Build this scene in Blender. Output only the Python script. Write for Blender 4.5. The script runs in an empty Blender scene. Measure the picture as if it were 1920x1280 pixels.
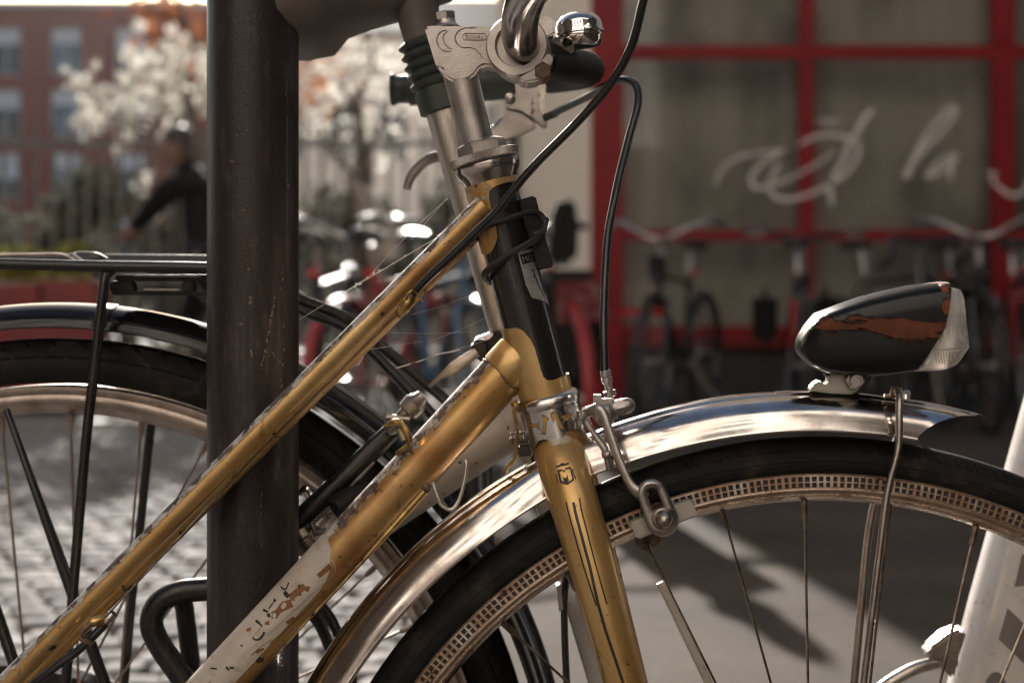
import bpy, bmesh, math, random
from mathutils import Vector, Matrix, noise
random.seed(7)
R = math.radians
PI = math.pi
scene = bpy.context.scene
COL = scene.collection

# ------------------------------------------------------------------ camera
F = 1920 * 50 / 36.0          # focal length in pixels of the 1920 px wide photograph
H = 0.787                     # lens height above the ground
HV = 517                      # row of the horizon
cam_d = bpy.data.cameras.new('camera')
cam_d.lens = 50
cam_d.sensor_width = 36
cam_d.shift_y = -(640 - HV) / 1920.0
cam_d.clip_start = 0.05
cam_d.clip_end = 2000
cam_d.dof.use_dof = True
cam_d.dof.focus_distance = 0.885
cam_d.dof.aperture_fstop = 5.9
cam = bpy.data.objects.new('camera', cam_d)
COL.objects.link(cam)
cam.location = (0, 0, H)
cam.rotation_euler = (R(90), 0, 0)
scene.camera = cam

# ------------------------------------------------------------------ light
SUN_EL = 22.0
SUN_AZ = -9.2                 # degrees left of straight ahead
world = bpy.data.worlds.new('World')
scene.world = world
world.use_nodes = True
wn = world.node_tree
wn.nodes.clear()
w_out = wn.nodes.new('ShaderNodeOutputWorld')
w_bg = wn.nodes.new('ShaderNodeBackground')
w_sky = wn.nodes.new('ShaderNodeTexSky')
w_sky.sky_type = 'NISHITA'
w_sky.sun_disc = False
w_sky.sun_elevation = R(SUN_EL)
w_sky.sun_rotation = R(SUN_AZ)
w_sky.dust_density = 3.0
w_bg.inputs['Strength'].default_value = 0.05
wn.links.new(w_sky.outputs[0], w_bg.inputs[0])
wn.links.new(w_bg.outputs[0], w_out.inputs[0])
sun_d = bpy.data.lights.new('sun', 'SUN')
sun_d.energy = 5.0
sun_d.angle = R(0.8)
sun_d.color = (1.0, 0.95, 0.89)
sun = bpy.data.objects.new('sun', sun_d)
COL.objects.link(sun)
to_sun = Vector((math.sin(R(SUN_AZ)) * math.cos(R(SUN_EL)), math.cos(R(SUN_AZ)) * math.cos(R(SUN_EL)), math.sin(R(SUN_EL))))
sun.rotation_euler = to_sun.to_track_quat('Z', 'Y').to_euler()
sun.location = (-1, 6, 6)
vs = scene.view_settings
vs.view_transform = 'Standard'
vs.look = 'None'
vs.exposure = 1.55
vs.gamma = 1.0
vs.use_curve_mapping = False
scene.render.engine = 'CYCLES'
cy = scene.cycles
cy.use_denoising = True
HAZE = 0.00006
cy.max_bounces = 8
cy.transparent_max_bounces = 12
cy.sample_clamp_indirect = 6.0
cy.caustics_reflective = False
cy.caustics_refractive = False
cy.filter_width = 1.3

# ------------------------------------------------------------------ helpers
def P(u, v, d):
    """world point seen at photo pixel (u, v) at d metres in front of the lens"""
    return Vector(((u - 960) / F * d, d, H + (HV - v) / F * d))

def px(n, d):
    return n * d / F

def catmull(pts, n=6):
    out = []
    m = len(pts)
    for i in range(m - 1):
        p0 = pts[max(i - 1, 0)]; p1 = pts[i]; p2 = pts[i + 1]; p3 = pts[min(i + 2, m - 1)]
        for k in range(n):
            t = k / n
            out.append(0.5 * ((2 * p1) + (p2 - p0) * t + (2 * p0 - 5 * p1 + 4 * p2 - p3) * t * t + (3 * p1 - p0 - 3 * p2 + p3) * t ** 3))
    out.append(pts[-1].copy())
    return out

def lerp_list(a, n):
    """resample list of floats to n entries"""
    out = []
    for i in range(n):
        t = i / (n - 1) * (len(a) - 1)
        k = min(int(t), len(a) - 2)
        out.append(a[k] + (a[k + 1] - a[k]) * (t - k))
    return out

def interp(tab, x):
    if x <= tab[0][0]:
        return tab[0][1]
    for (a, b), (c, d) in zip(tab, tab[1:]):
        if x <= c:
            return b + (d - b) * (x - a) / (c - a)
    return tab[-1][1]

class MB:
    def __init__(self):
        self.v = []
        self.f = []

    def add(self, vs_, fs_):
        o = len(self.v)
        self.v += [Vector(p) for p in vs_]
        self.f += [tuple(i + o for i in f) for f in fs_]
        return self

    def loft(self, rings, closed=True, caps=True, loop=False):
        n = len(rings[0])
        vs_ = [p for r in rings for p in r]
        fs_ = []
        m = len(rings)
        for i in range(m if loop else m - 1):
            a = i * n; b = ((i + 1) % m) * n
            for j in range(n if closed else n - 1):
                k = (j + 1) % n
                fs_.append((a + j, a + k, b + k, b + j))
        if caps and closed and not loop:
            fs_.append(tuple(range(n - 1, -1, -1)))
            fs_.append(tuple((m - 1) * n + j for j in range(n)))
        return self.add(vs_, fs_)

    def tube(self, pts, r, seg=16, caps=True, smooth=0, loop=False, flat=1.0):
        pts = [Vector(p) for p in pts]
        if smooth:
            pts = catmull(pts, smooth)
        n = len(pts)
        rs = [r] * n if not isinstance(r, (list, tuple)) else lerp_list(list(r), n)
        rings = []
        t0 = None
        for i in range(n):
            if loop:
                t = (pts[(i + 1) % n] - pts[i - 1]).normalized()
            else:
                t = (pts[min(i + 1, n - 1)] - pts[max(i - 1, 0)]).normalized()
            if t0 is None:
                up = Vector((0, -1, 0)) if abs(t.y) < 0.9 else Vector((0, 0, 1))
                nrm = (up - t * up.dot(t)).normalized()
            else:
                q = t0.rotation_difference(t)
                nrm = (q @ nrm)
                nrm = (nrm - t * nrm.dot(t)).normalized()
            t0 = t
            b = t.cross(nrm)
            rings.append([pts[i] + nrm * (rs[i] * flat * math.cos(2 * PI * k / seg)) + b * (rs[i] * math.sin(2 * PI * k / seg)) for k in range(seg)])
        return self.loft(rings, True, caps, loop)

    def lathe(self, c, axis, prof, seg=32, ang0=0.0):
        axis = Vector(axis).normalized()
        up = Vector((0, -1, 0)) if abs(axis.y) < 0.9 else Vector((0, 0, 1))
        e1 = (up - axis * up.dot(axis)).normalized()
        e2 = axis.cross(e1)
        rings = []
        for r_, h_ in prof:
            rings.append([Vector(c) + axis * h_ + (e1 * math.cos(ang0 + 2 * PI * k / seg) + e2 * math.sin(ang0 + 2 * PI * k / seg)) * max(r_, 1e-5) for k in range(seg)])
        return self.loft(rings, True, True)

    def box(self, c, s, rot=None):
        c = Vector(c)
        vs_ = []
        for x in (-.5, .5):
            for y in (-.5, .5):
                for z in (-.5, .5):
                    p = Vector((x * s[0], y * s[1], z * s[2]))
                    if rot is not None:
                        p = rot @ p
                    vs_.append(c + p)
        return self.add(vs_, [(0, 1, 3, 2), (4, 6, 7, 5), (0, 4, 5, 1), (2, 3, 7, 6), (0, 2, 6, 4), (1, 5, 7, 3)])

    def span(self, a, b):
        a = Vector(a); b = Vector(b)
        return self.box((a + b) / 2, [abs(b[i] - a[i]) for i in range(3)])

    def prism(self, poly, off):
        """closed outline (world points) pushed along off"""
        off = Vector(off)
        n = len(poly)
        vs_ = [Vector(p) for p in poly] + [Vector(p) + off for p in poly]
        fs_ = [tuple(range(n)), tuple(range(2 * n - 1, n - 1, -1))]
        for i in range(n):
            j = (i + 1) % n
            fs_.append((i, i + n, j + n, j))
        return self.add(vs_, fs_)

def outline(uv, d):
    return [P(u, v, d) for u, v in uv]

ORG = {}
def finish(me, smooth, bevel=0.0, bseg=2):
    bm = bmesh.new()
    bm.from_mesh(me)
    bmesh.ops.recalc_face_normals(bm, faces=bm.faces)
    if bevel > 0:
        ed = [e for e in bm.edges if len(e.link_faces) == 2 and e.calc_face_angle(0) > R(28)]
        bmesh.ops.bevel(bm, geom=ed, offset=bevel, segments=bseg, affect='EDGES', clamp_overlap=True)
    bm.to_mesh(me)
    bm.free()
    if smooth:
        me.polygons.foreach_set('use_smooth', [True] * len(me.polygons))
        me.set_sharp_from_angle(angle=R(smooth))

def mesh_of(name, mb, mat, org=Vector((0, 0, 0)), smooth=35, bevel=0.0):
    me = bpy.data.meshes.new(name)
    me.from_pydata([tuple(p - org) for p in mb.v], [], mb.f)
    me.update()
    finish(me, smooth, bevel)
    if mat is not None:
        me.materials.append(mat)
    return me

def tag(o, label=None, cat=None, group=None, kind=None):
    if label: o['label'] = label
    if cat: o['category'] = cat
    if group: o['group'] = group
    if kind: o['kind'] = kind
    return o

def thing(name, label, cat, loc=(0, 0, 0), group=None, rotz=0.0):
    o = bpy.data.objects.new(name, None)
    COL.objects.link(o)
    o.location = loc
    o.rotation_euler = (0, 0, rotz)
    o.empty_display_size = 0.1
    ORG[o.name] = Vector(loc)
    return tag(o, label, cat, group)

def part(name, mb, mat, parent=None, label=None, smooth=35, bevel=0.0, kind=None, local=False):
    """one mesh object; world-space geometry is moved into its root's space unless local"""
    org = Vector((0, 0, 0))
    if parent is not None and not local:
        org = ORG[parent.name]
    me = mesh_of(name, mb, mat, org, smooth, bevel)
    o = bpy.data.objects.new(name, me)
    COL.objects.link(o)
    if parent is not None:
        o.parent = parent
        ORG[o.name] = ORG[parent.name]
    else:
        ORG[o.name] = Vector((0, 0, 0))
    return tag(o, label, None, None, kind)

def solo(name, mb, mat, label, cat, loc=(0, 0, 0), group=None, **k):
    """a thing that is one mesh"""
    loc = Vector(loc)
    me = mesh_of(name, mb, mat, loc, k.get('smooth', 35), k.get('bevel', 0.0))
    o = bpy.data.objects.new(name, me)
    COL.objects.link(o)
    o.location = loc
    ORG[o.name] = loc
    return tag(o, label, cat, group, k.get('kind'))

def inst(name, me, parent, loc, rot=(0, 0, 0), scale=None, label=None):
    o = bpy.data.objects.new(name, me)
    COL.objects.link(o)
    o.parent = parent
    o.location = loc
    o.rotation_euler = rot
    if scale is not None:
        o.scale = scale
    ORG[o.name] = ORG[parent.name]
    if label: o['label'] = label
    return o

# ------------------------------------------------------------------ materials
def mk(name, base, rough=0.5, metal=0.0, var=None, vscale=40, vstretch=(1, 1, 1), vlo=.35, vhi=.65, bump=0.0, bscale=300, bstretch=None,
       coat=0.0, layers=(), rvar=0.0, rscale=30, spec=0.5, trans=0.0, sheen=0.0, objvar=0.0):
    m = bpy.data.materials.new(name)
    m.use_nodes = True
    nt = m.node_tree
    nt.nodes.clear()
    N = nt.nodes.new
    L = nt.links.new
    out = N('ShaderNodeOutputMaterial')
    b = N('ShaderNodeBsdfPrincipled')
    L(b.outputs[0], out.inputs[0])
    tc = N('ShaderNodeTexCoord')
    geo = N('ShaderNodeNewGeometry')

    def nz(scale, stretch=(1, 1, 1), detail=5.0, rough_=0.6, off=(0, 0, 0)):
        mp = N('ShaderNodeMapping')
        mp.inputs['Scale'].default_value = stretch
        mp.inputs['Location'].default_value = off
        L(tc.outputs['Object'], mp.inputs[0])
        n = N('ShaderNodeTexNoise')
        n.inputs['Scale'].default_value = scale
        n.inputs['Detail'].default_value = detail
        n.inputs['Roughness'].default_value = rough_
        L(mp.outputs[0], n.inputs['Vector'])
        return n.outputs[0]

    def rng(sock, lo, hi, a=0.0, c=1.0):
        n = N('ShaderNodeMapRange')
        n.inputs[1].default_value = lo
        n.inputs[2].default_value = hi
        n.inputs[3].default_value = a
        n.inputs[4].default_value = c
        L(sock, n.inputs[0])
        return n.outputs[0]

    def mixc(fac, a, c):
        n = N('ShaderNodeMix')
        n.data_type = 'RGBA'
        if isinstance(fac, float): n.inputs[0].default_value = fac
        else: L(fac, n.inputs[0])
        for s, val in ((6, a), (7, c)):
            if isinstance(val, tuple): n.inputs[s].default_value = (*val, 1)
            else: L(val, n.inputs[s])
        return n.outputs[2]

    def mixf(fac, a, c):
        n = N('ShaderNodeMix')
        n.data_type = 'FLOAT'
        L(fac, n.inputs[0])
        for s, val in ((2, a), (3, c)):
            if isinstance(val, (int, float)): n.inputs[s].default_value = val
            else: L(val, n.inputs[s])
        return n.outputs[0]

    def mth(op, a, c):
        n = N('ShaderNodeMath')
        n.operation = op
        for s, val in ((0, a), (1, c)):
            if isinstance(val, (int, float)): n.inputs[s].default_value = val
            else: L(val, n.inputs[s])
        return n.outputs[0]

    col = tuple(base)
    if var is not None:
        col = mixc(rng(nz(vscale, vstretch), vlo, vhi), tuple(base), tuple(var))
    rg = rough
    if rvar:
        rg = rng(nz(rscale, vstretch, off=(3, 1, 2)), .3, .7, max(rough - rvar, .02), min(rough + rvar, 1))
    mt = metal
    hgt = None
    for i, ly in enumerate(layers):
        s = nz(ly.get('scale', 60), ly.get('stretch', (1, 1, 1)), ly.get('detail', 6.0), ly.get('nrough', .6), (1.7 * i + .3, 2.1 * i, .9 * i))
        if 'up' in ly:
            zl, zh, wgt = ly['up']
            sx = N('ShaderNodeSeparateXYZ')
            L(geo.outputs['True Normal'] if ly.get('true') else geo.outputs['Normal'], sx.inputs[0])
            s = mth('ADD', s, rng(sx.outputs[2], zl, zh, 0.0, wgt))
        if 'axis' in ly:          # extra weight where a coordinate of the object lies in a band
            ax, a0, a1, a2, a3, wgt = ly['axis']
            sx = N('ShaderNodeSeparateXYZ')
            L(tc.outputs['Object'], sx.inputs[0])
            w = mth('MULTIPLY', rng(sx.outputs[ax], a0, a1), rng(sx.outputs[ax], a2, a3, 1.0, 0.0))
            s = mth('ADD', s, mth('MULTIPLY', w, wgt))
        msk = rng(s, ly['lo'], ly['hi'])
        if 'amt' in ly:
            msk = mth('MULTIPLY', msk, ly['amt'])
        c2 = tuple(ly['col'])
        if 'col2' in ly:
            c2 = mixc(rng(nz(ly.get('scale', 60) * 2.3, off=(5, 5, 5)), .35, .65), c2, tuple(ly['col2']))
        col = mixc(msk, col, c2)
        if 'rough' in ly: rg = mixf(msk, rg, ly['rough'])
        if 'metal' in ly: mt = mixf(msk, mt, ly['metal'])
        if 'h' in ly:
            hh = mth('MULTIPLY', msk, ly['h'])
            hgt = hh if hgt is None else mth('ADD', hgt, hh)
    if objvar:
        oi = N('ShaderNodeObjectInfo')
        hs = N('ShaderNodeHueSaturation')
        L(rng(oi.outputs['Random'], 0, 1, 1 - objvar, 1 + objvar), hs.inputs['Value'])
        if isinstance(col, tuple): hs.inputs['Color'].default_value = (*col, 1)
        else: L(col, hs.inputs['Color'])
        col = hs.outputs[0]
    for key, val in (('Base Color', col), ('Roughness', rg), ('Metallic', mt)):
        if isinstance(val, tuple): b.inputs[key].default_value = (*val, 1)
        elif isinstance(val, (int, float)): b.inputs[key].default_value = val
        else: L(val, b.inputs[key])
    b.inputs['Coat Weight'].default_value = coat
    b.inputs['Coat Roughness'].default_value = 0.08
    b.inputs['Specular IOR Level'].default_value = spec
    if trans: b.inputs['Transmission Weight'].default_value = trans
    if sheen: b.inputs['Sheen Weight'].default_value = sheen
    if bump or hgt is not None:
        bp = N('ShaderNodeBump')
        bp.inputs['Distance'].default_value = 0.001
        if bump:
            hb = mth('MULTIPLY', nz(bscale, bstretch or (1, 1, 1), 4.0, .6, (9, 4, 1)), bump)
            hgt = hb if hgt is None else mth('ADD', hgt, hb)
        L(hgt, bp.inputs['Height'])
        bp.inputs['Strength'].default_value = 1.0
        L(bp.outputs[0], b.inputs['Normal'])
    return m

def leafmat(name, c1, c2, translucency=.5):
    m = bpy.data.materials.new(name)
    m.use_nodes = True
    nt = m.node_tree
    nt.nodes.clear()
    N = nt.nodes.new; L = nt.links.new
    out = N('ShaderNodeOutputMaterial')
    tc = N('ShaderNodeTexCoord')
    n = N('ShaderNodeTexNoise'); n.inputs['Scale'].default_value = 6; n.inputs['Detail'].default_value = 3
    L(tc.outputs['Object'], n.inputs['Vector'])
    rp = N('ShaderNodeMapRange'); rp.inputs[1].default_value = .35; rp.inputs[2].default_value = .65
    L(n.outputs[0], rp.inputs[0])
    mx = N('ShaderNodeMix'); mx.data_type = 'RGBA'
    mx.inputs[6].default_value = (*c1, 1); mx.inputs[7].default_value = (*c2, 1)
    L(rp.outputs[0], mx.inputs[0])
    d = N('ShaderNodeBsdfDiffuse'); t = N('ShaderNodeBsdfTranslucent')
    L(mx.outputs[2], d.inputs[0]); L(mx.outputs[2], t.inputs[0])
    ms = N('ShaderNodeMixShader'); ms.inputs[0].default_value = translucency
    L(d.outputs[0], ms.inputs[1]); L(t.outputs[0], ms.inputs[2]); L(ms.outputs[0], out.inputs[0])
    return m

def panemat(name, tint, reflect=1.0):
    """thin window glass: clear with a Fresnel reflection"""
    m = bpy.data.materials.new(name)
    m.use_nodes = True
    nt = m.node_tree
    nt.nodes.clear()
    N = nt.nodes.new; L = nt.links.new
    out = N('ShaderNodeOutputMaterial')
    tr = N('ShaderNodeBsdfTransparent'); tr.inputs[0].default_value = (*tint, 1)
    gl = N('ShaderNodeBsdfGlossy'); gl.inputs['Roughness'].default_value = .03
    fr = N('ShaderNodeFresnel'); fr.inputs['IOR'].default_value = 1.5
    mm = N('ShaderNodeMath'); mm.operation = 'MULTIPLY'; mm.inputs[1].default_value = reflect * 1.8
    L(fr.outputs[0], mm.inputs[0])
    ms = N('ShaderNodeMixShader')
    L(mm.outputs[0], ms.inputs[0]); L(tr.outputs[0], ms.inputs[1]); L(gl.outputs[0], ms.inputs[2]); L(ms.outputs[0], out.inputs[0])
    return m

CHIP = (.022, .015, .013)
M = {}
def gold_paint(name, light, dark, chips=.70, mottle=None):
    ly = [dict(col=(.27, .11, .033), scale=11, lo=.50, hi=.68, amt=.75, rough=.46)]
    if mottle: ly.append(dict(col=(.56, .50, .42), col2=(.34, .22, .10), scale=48, lo=mottle, hi=mottle + .03, rough=.55, metal=.1, h=-.25, detail=9.0, nrough=.72))
    ly += [dict(col=(.62, .58, .53), col2=(.36, .31, .26), scale=70, lo=light, hi=light + .035, up=(.0, .65, .55), rough=.5, metal=.1, h=-.2, detail=10.0, nrough=.74),
           dict(col=(.075, .05, .04), col2=(.17, .12, .10), scale=85, lo=dark, hi=dark + .015, up=(.0, .5, .30), rough=.7, metal=.1, h=-.4, detail=8.0, nrough=.7),
           dict(col=CHIP, col2=(.07, .03, .018), scale=50, lo=chips - .058, hi=chips - .046, rough=.75, metal=.1, h=-.5, detail=9.0, nrough=.66),
           dict(col=(.11, .045, .018), scale=230, lo=.685, hi=.72, amt=.8, rough=.7, detail=2.0),
           dict(col=(.20, .10, .03), scale=20, stretch=(4, 4, .5), lo=.64, hi=.67, amt=.5)]
    return mk(name, (.64, .445, .20), .36, .62, (.47, .26, .082), 22, vlo=.28, vhi=.68, coat=.2, rvar=.08, rscale=60, layers=ly)
M['gold'] = gold_paint('gold_paint', .88, .80, .69)
M['goldtop'] = gold_paint('gold_paint_weathered', .775, .80, .69)
M['goldlug'] = gold_paint('gold_paint_flaking', .80, .87, .69, .52)
M['goldclean'] = mk('gold_fork_paint', (.63, .425, .18), .35, .64, (.47, .265, .08), 18, vlo=.28, vhi=.70, coat=.3, rvar=.08, rscale=60, layers=[
    dict(col=(.20, .085, .025), scale=14, lo=.60, hi=.75, amt=.6, rough=.5),
    dict(col=(.55, .50, .43), scale=45, lo=1.02, hi=1.1, up=(.2, .8, .5), rough=.6, metal=0.0),
    dict(col=(.09, .04, .02), scale=60, lo=.665, hi=.68, rough=.75, detail=9.0, nrough=.66, h=-.4),
    dict(col=(.13, .06, .02), scale=300, lo=.70, hi=.74, amt=.8, detail=2.0)])
M['decalwhite'] = mk('worn_white_decal', (.60, .53, .45), .42, 0, (.47, .40, .33), 25, coat=.1, bump=.2, bscale=400, layers=[
    dict(col=(.30, .12, .035), col2=(.13, .06, .025), scale=22, stretch=(1, 1, 1), lo=.64, hi=.66, h=-.4),
    dict(col=CHIP, scale=130, lo=.71, hi=.725, h=-.5),
    dict(col=(.30, .20, .10), scale=30, stretch=(3.0, 1, 3.2), lo=.54, hi=.68, amt=.6),
    dict(col=(.36, .34, .33), scale=16, lo=.50, hi=.66, amt=.6),
    dict(col=(.12, .06, .03), scale=60, nrough=.7, detail=9.0, lo=.66, hi=.68)])
M['chrome'] = mk('chrome', (.70, .66, .62), .15, 1.0, (.46, .40, .35), 16, (1, 1, 1), .40, .66, bump=.16, bscale=22, rvar=.05, rscale=45, layers=[
    dict(col=(.27, .20, .15), scale=24, stretch=(1, 2.2, 1), lo=.52, hi=.72, amt=.8, rough=.34),
    dict(col=(.16, .085, .045), scale=150, lo=.73, hi=.76, rough=.6, metal=.3, h=-.2)])
M['chromeclean'] = mk('bright_chrome', (.76, .74, .72), .07, 1.0, (.6, .56, .52), 40, bump=.04, bscale=60, rvar=.04, layers=[
    dict(col=(.10, .065, .045), scale=240, lo=.72, hi=.75, rough=.6, metal=.3)])
M['satin'] = mk('satin_chrome', (.70, .675, .65), .20, 1.0, (.55, .51, .48), 40, bump=.06, bscale=60, rvar=.05, layers=[
    dict(col=(.16, .10, .07), scale=200, lo=.68, hi=.72, rough=.6, metal=.3)])
M['bar'] = mk('worn_handlebar_chrome', (.50, .47, .44), .16, 1.0, (.30, .27, .25), 20, (1, 1, 1), bump=.12, bscale=30, rvar=.08, layers=[
    dict(col=(.14, .11, .09), scale=90, lo=.66, hi=.72, rough=.5)])
M['alu'] = mk('dull_aluminium', (.50, .465, .43), .38, .95, (.38, .34, .31), 60, bump=.25, bscale=900, rvar=.1, layers=[
    dict(col=(.14, .10, .07), scale=130, lo=.68, hi=.74, amt=.8, rough=.7),
    dict(col=(.30, .24, .19), scale=14, lo=.55, hi=.75, amt=.6)])
M['levermetal'] = mk('worn_lever_metal', (.36, .325, .30), .42, .9, (.24, .21, .185), 45, bump=.3, bscale=500, rvar=.1, layers=[
    dict(col=(.10, .07, .05), scale=140, lo=.63, hi=.70, amt=.8, rough=.7)])
M['steel'] = mk('grey_steel', (.40, .36, .32), .34, .95, (.26, .22, .19), 70, bump=.2, bscale=500, rvar=.1, layers=[
    dict(col=(.13, .07, .04), scale=120, lo=.60, hi=.70, amt=.8, rough=.7, metal=.2)])
M['rusty'] = mk('rusty_steel', (.13, .075, .05), .6, .5, (.24, .16, .11), 160, bump=.4, bscale=700)
M['padgrey'] = mk('grey_painted_shoe', (.46, .43, .37), .45, .2, (.36, .33, .28), 40, bump=.15, bscale=500, layers=[
    dict(col=(.09, .06, .045), scale=160, lo=.655, hi=.70, rough=.7)])
M['black'] = mk('black_paint', (.011, .0105, .0105), .30, 0, (.018, .016, .015), 60, coat=.0, spec=.4, rvar=.08, bump=.05, bscale=300, layers=[
    dict(col=(.15, .10, .05), scale=140, lo=.735, hi=.75, rough=.7),
    dict(col=(.05, .042, .035), scale=30, stretch=(3, 3, .6), lo=.60, hi=.72, amt=.6, rough=.5)])
M['headblack'] = mk('black_head_tube_enamel', (.010, .0095, .009), .24, 0, (.022, .018, .015), 16, (1.5, 1.5, .3), coat=.15, bump=.05, bscale=200, layers=[
    dict(col=(.10, .08, .06), scale=150, stretch=(1, 1, .6), lo=.70, hi=.74, amt=.6)])
M['blackgloss'] = mk('glossy_black_enamel', (.007, .007, .008), .12, 0, (.010, .009, .009), 30, coat=.0, spec=.32, bump=.03, bscale=80)
M['blackmatt'] = mk('black_plastic', (.012, .0115, .011), .50, 0, (.020, .018, .017), 80, bump=.25, bscale=900, spec=.2)
M['rubber'] = mk('black_rubber', (.018, .017, .016), .62, 0, (.030, .027, .024), 70, bump=.2, bscale=500)
M['cable'] = mk('black_cable_sheath', (.010, .0095, .0095), .30, 0, (.022, .02, .02), 60, coat=.2)
M['tyre'] = mk('dusty_tyre_rubber', (.0085, .008, .0075), .65, 0, (.014, .0125, .011), 35, bump=.4, bscale=600, spec=.15, layers=[
    dict(col=(.085, .068, .054), scale=48, stretch=(1, 1, 1), lo=.53, hi=.74, amt=.45, detail=10.0),
    dict(col=(.14, .11, .085), scale=340, lo=.72, hi=.76, amt=.5)])
M['rim'] = mk('dull_chrome_rim', (.52, .42, .34), .26, .9, (.30, .21, .15), 45, bump=.15, bscale=300, layers=[
    dict(col=(.13, .06, .03), scale=70, lo=.58, hi=.70, amt=.7, rough=.6, metal=.3)])
M['knurl'] = mk('coppery_knurling', (.60, .44, .33), .36, .8, (.40, .24, .15), 60, layers=[dict(col=(.80, .74, .68), scale=50, lo=.50, hi=.66), dict(col=(.10, .055, .035), scale=90, lo=.60, hi=.68, rough=.7)])
M['pit'] = mk('dark_knurl_pits', (.030, .021, .016), .7)
M['spoke'] = mk('tarnished_spoke', (.30, .24, .19), .38, .9, (.10, .07, .05), 80)
M['brass'] = mk('brass', (.62, .42, .15), .32, .9, (.28, .17, .07), 120, layers=[dict(col=(.05, .03, .02), scale=150, lo=.62, hi=.68, rough=.7)])
M['copper'] = mk('coppery_spoke', (.42, .355, .31), .40, .9, (.27, .215, .18), 60)
M['lamp'] = mk('lamp_shell_black', (.0085, .008, .0075), .24, 0, (.013, .0115, .010), 30, coat=.0, spec=.28, bump=.05, bscale=200, layers=[
    dict(col=(.15, .05, .026), col2=(.07, .024, .014), scale=30, nrough=.72, stretch=(.5, 1, 1.7), lo=.665, hi=.70, axis=(2, .7420, .7540, .7550, .7660, .20), rough=.85, h=.5, detail=10.0),
    dict(col=(.20, .07, .037), col2=(.13, .04, .02), scale=60, lo=.72, hi=.75, axis=(0, .2580, .2690, .275, .28, .30), rough=.85, h=.5, detail=7.0)])
M['lens'] = mk('clear_lens_plastic', (.90, .87, .83), .07, 0, (.74, .69, .62), 60, trans=.72, bump=.9, bscale=120, bstretch=(6, 6, .3), layers=[
    dict(col=(.22, .08, .04), scale=55, stretch=(1, 1, .5), lo=.78, hi=.80, axis=(2, .752, .760, .79, .80, .16), rough=.8)])
M['pole'] = mk('brown_painted_steel', (.0165, .0120, .0105), .40, .1, (.040, .029, .0245), 34, (1, 1, .12), .3, .7, bump=.35, bscale=420, coat=.12, rvar=.08, rscale=80, spec=.35, layers=[
    dict(col=(.085, .062, .05), scale=120, stretch=(1, 1, .35), lo=.55, hi=.70, amt=.6),
    dict(col=(.018, .013, .012), scale=14, stretch=(2.2, 2.2, .10), lo=.55, hi=.68, amt=.8),
    dict(col=(.32, .25, .20), scale=46, stretch=(3.2, 3.2, .16), lo=.70, hi=.72, rough=.5, amt=.6, h=-.3),
    dict(col=(.22, .17, .13), scale=210, lo=.70, hi=.72, rough=.6, amt=.6)])
M['scratchmetal'] = mk('bare_scratched_metal', (.30, .24, .20), .5, .4, (.14, .10, .08), 300)
M['silver'] = mk('brushed_silver_post', (.58, .53, .48), .34, .9, (.44, .39, .34), 60, (3, 3, .2), bump=.2, bscale=300, bstretch=(2, 2, .1), layers=[
    dict(col=(.30, .26, .22), scale=90, stretch=(4, 4, .2), lo=.62, hi=.68, amt=.6)])
M['flaretintrubber'] = mk('black_rubber_flare_tint', (.030, .040, .031), .45, 0, (.038, .048, .038), 60, bump=.2, bscale=400)  # black rubber with the green tint of lens flare put into its colour
M['whitepaint'] = mk('scuffed_white_paint', (.74, .70, .66), .28, 0, (.60, .54, .48), 16, coat=.4, layers=[
    dict(col=(.40, .33, .27), scale=22, nrough=.7, lo=.52, hi=.68, amt=.7, rough=.5),
    dict(col=(.30, .23, .18), scale=60, lo=.62, hi=.70, amt=.6, rough=.6),
    dict(col=(.07, .05, .04), scale=150, lo=.70, hi=.72, rough=.7)])
M['whitespeck'] = mk('white_paint_with_dark_specks', (.62, .57, .51), .35, 0, (.5, .44, .38), 18, layers=[
    dict(col=(.06, .042, .033), scale=110, stretch=(1.6, 1, 1.6), lo=.63, hi=.66, rough=.7),
    dict(col=(.28, .21, .16), scale=40, lo=.58, hi=.7, amt=.6)])
M['checkgrey'] = mk('dark_decal', (.15, .13, .115), .4, 0, (.20, .17, .15), 30, layers=[dict(col=(.05, .04, .035), scale=140, lo=.68, hi=.7)])
M['ink'] = mk('black_print', (.012, .011, .010), .5)
M['label'] = mk('silver_foil_label', (.50, .48, .46), .38, .6, (.38, .36, .34), 220, bump=.3, bscale=1500, layers=[dict(col=(.1, .08, .06), scale=220, lo=.68, hi=.72)])
M['leather'] = mk('saddle_cover_with_glare', (.11, .09, .08), .5, 0, (.14, .115, .103), 30, bump=.3, bscale=400, spec=.4)  # base colour lightened to carry the glare over the saddle
M['saddlegloss'] = mk('shiny_black_saddle', (.02, .019, .018), .22, 0, bump=.05, bscale=40)
M['web'] = mk('spider_silk', (.75, .72, .68), .4, 0)
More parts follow.
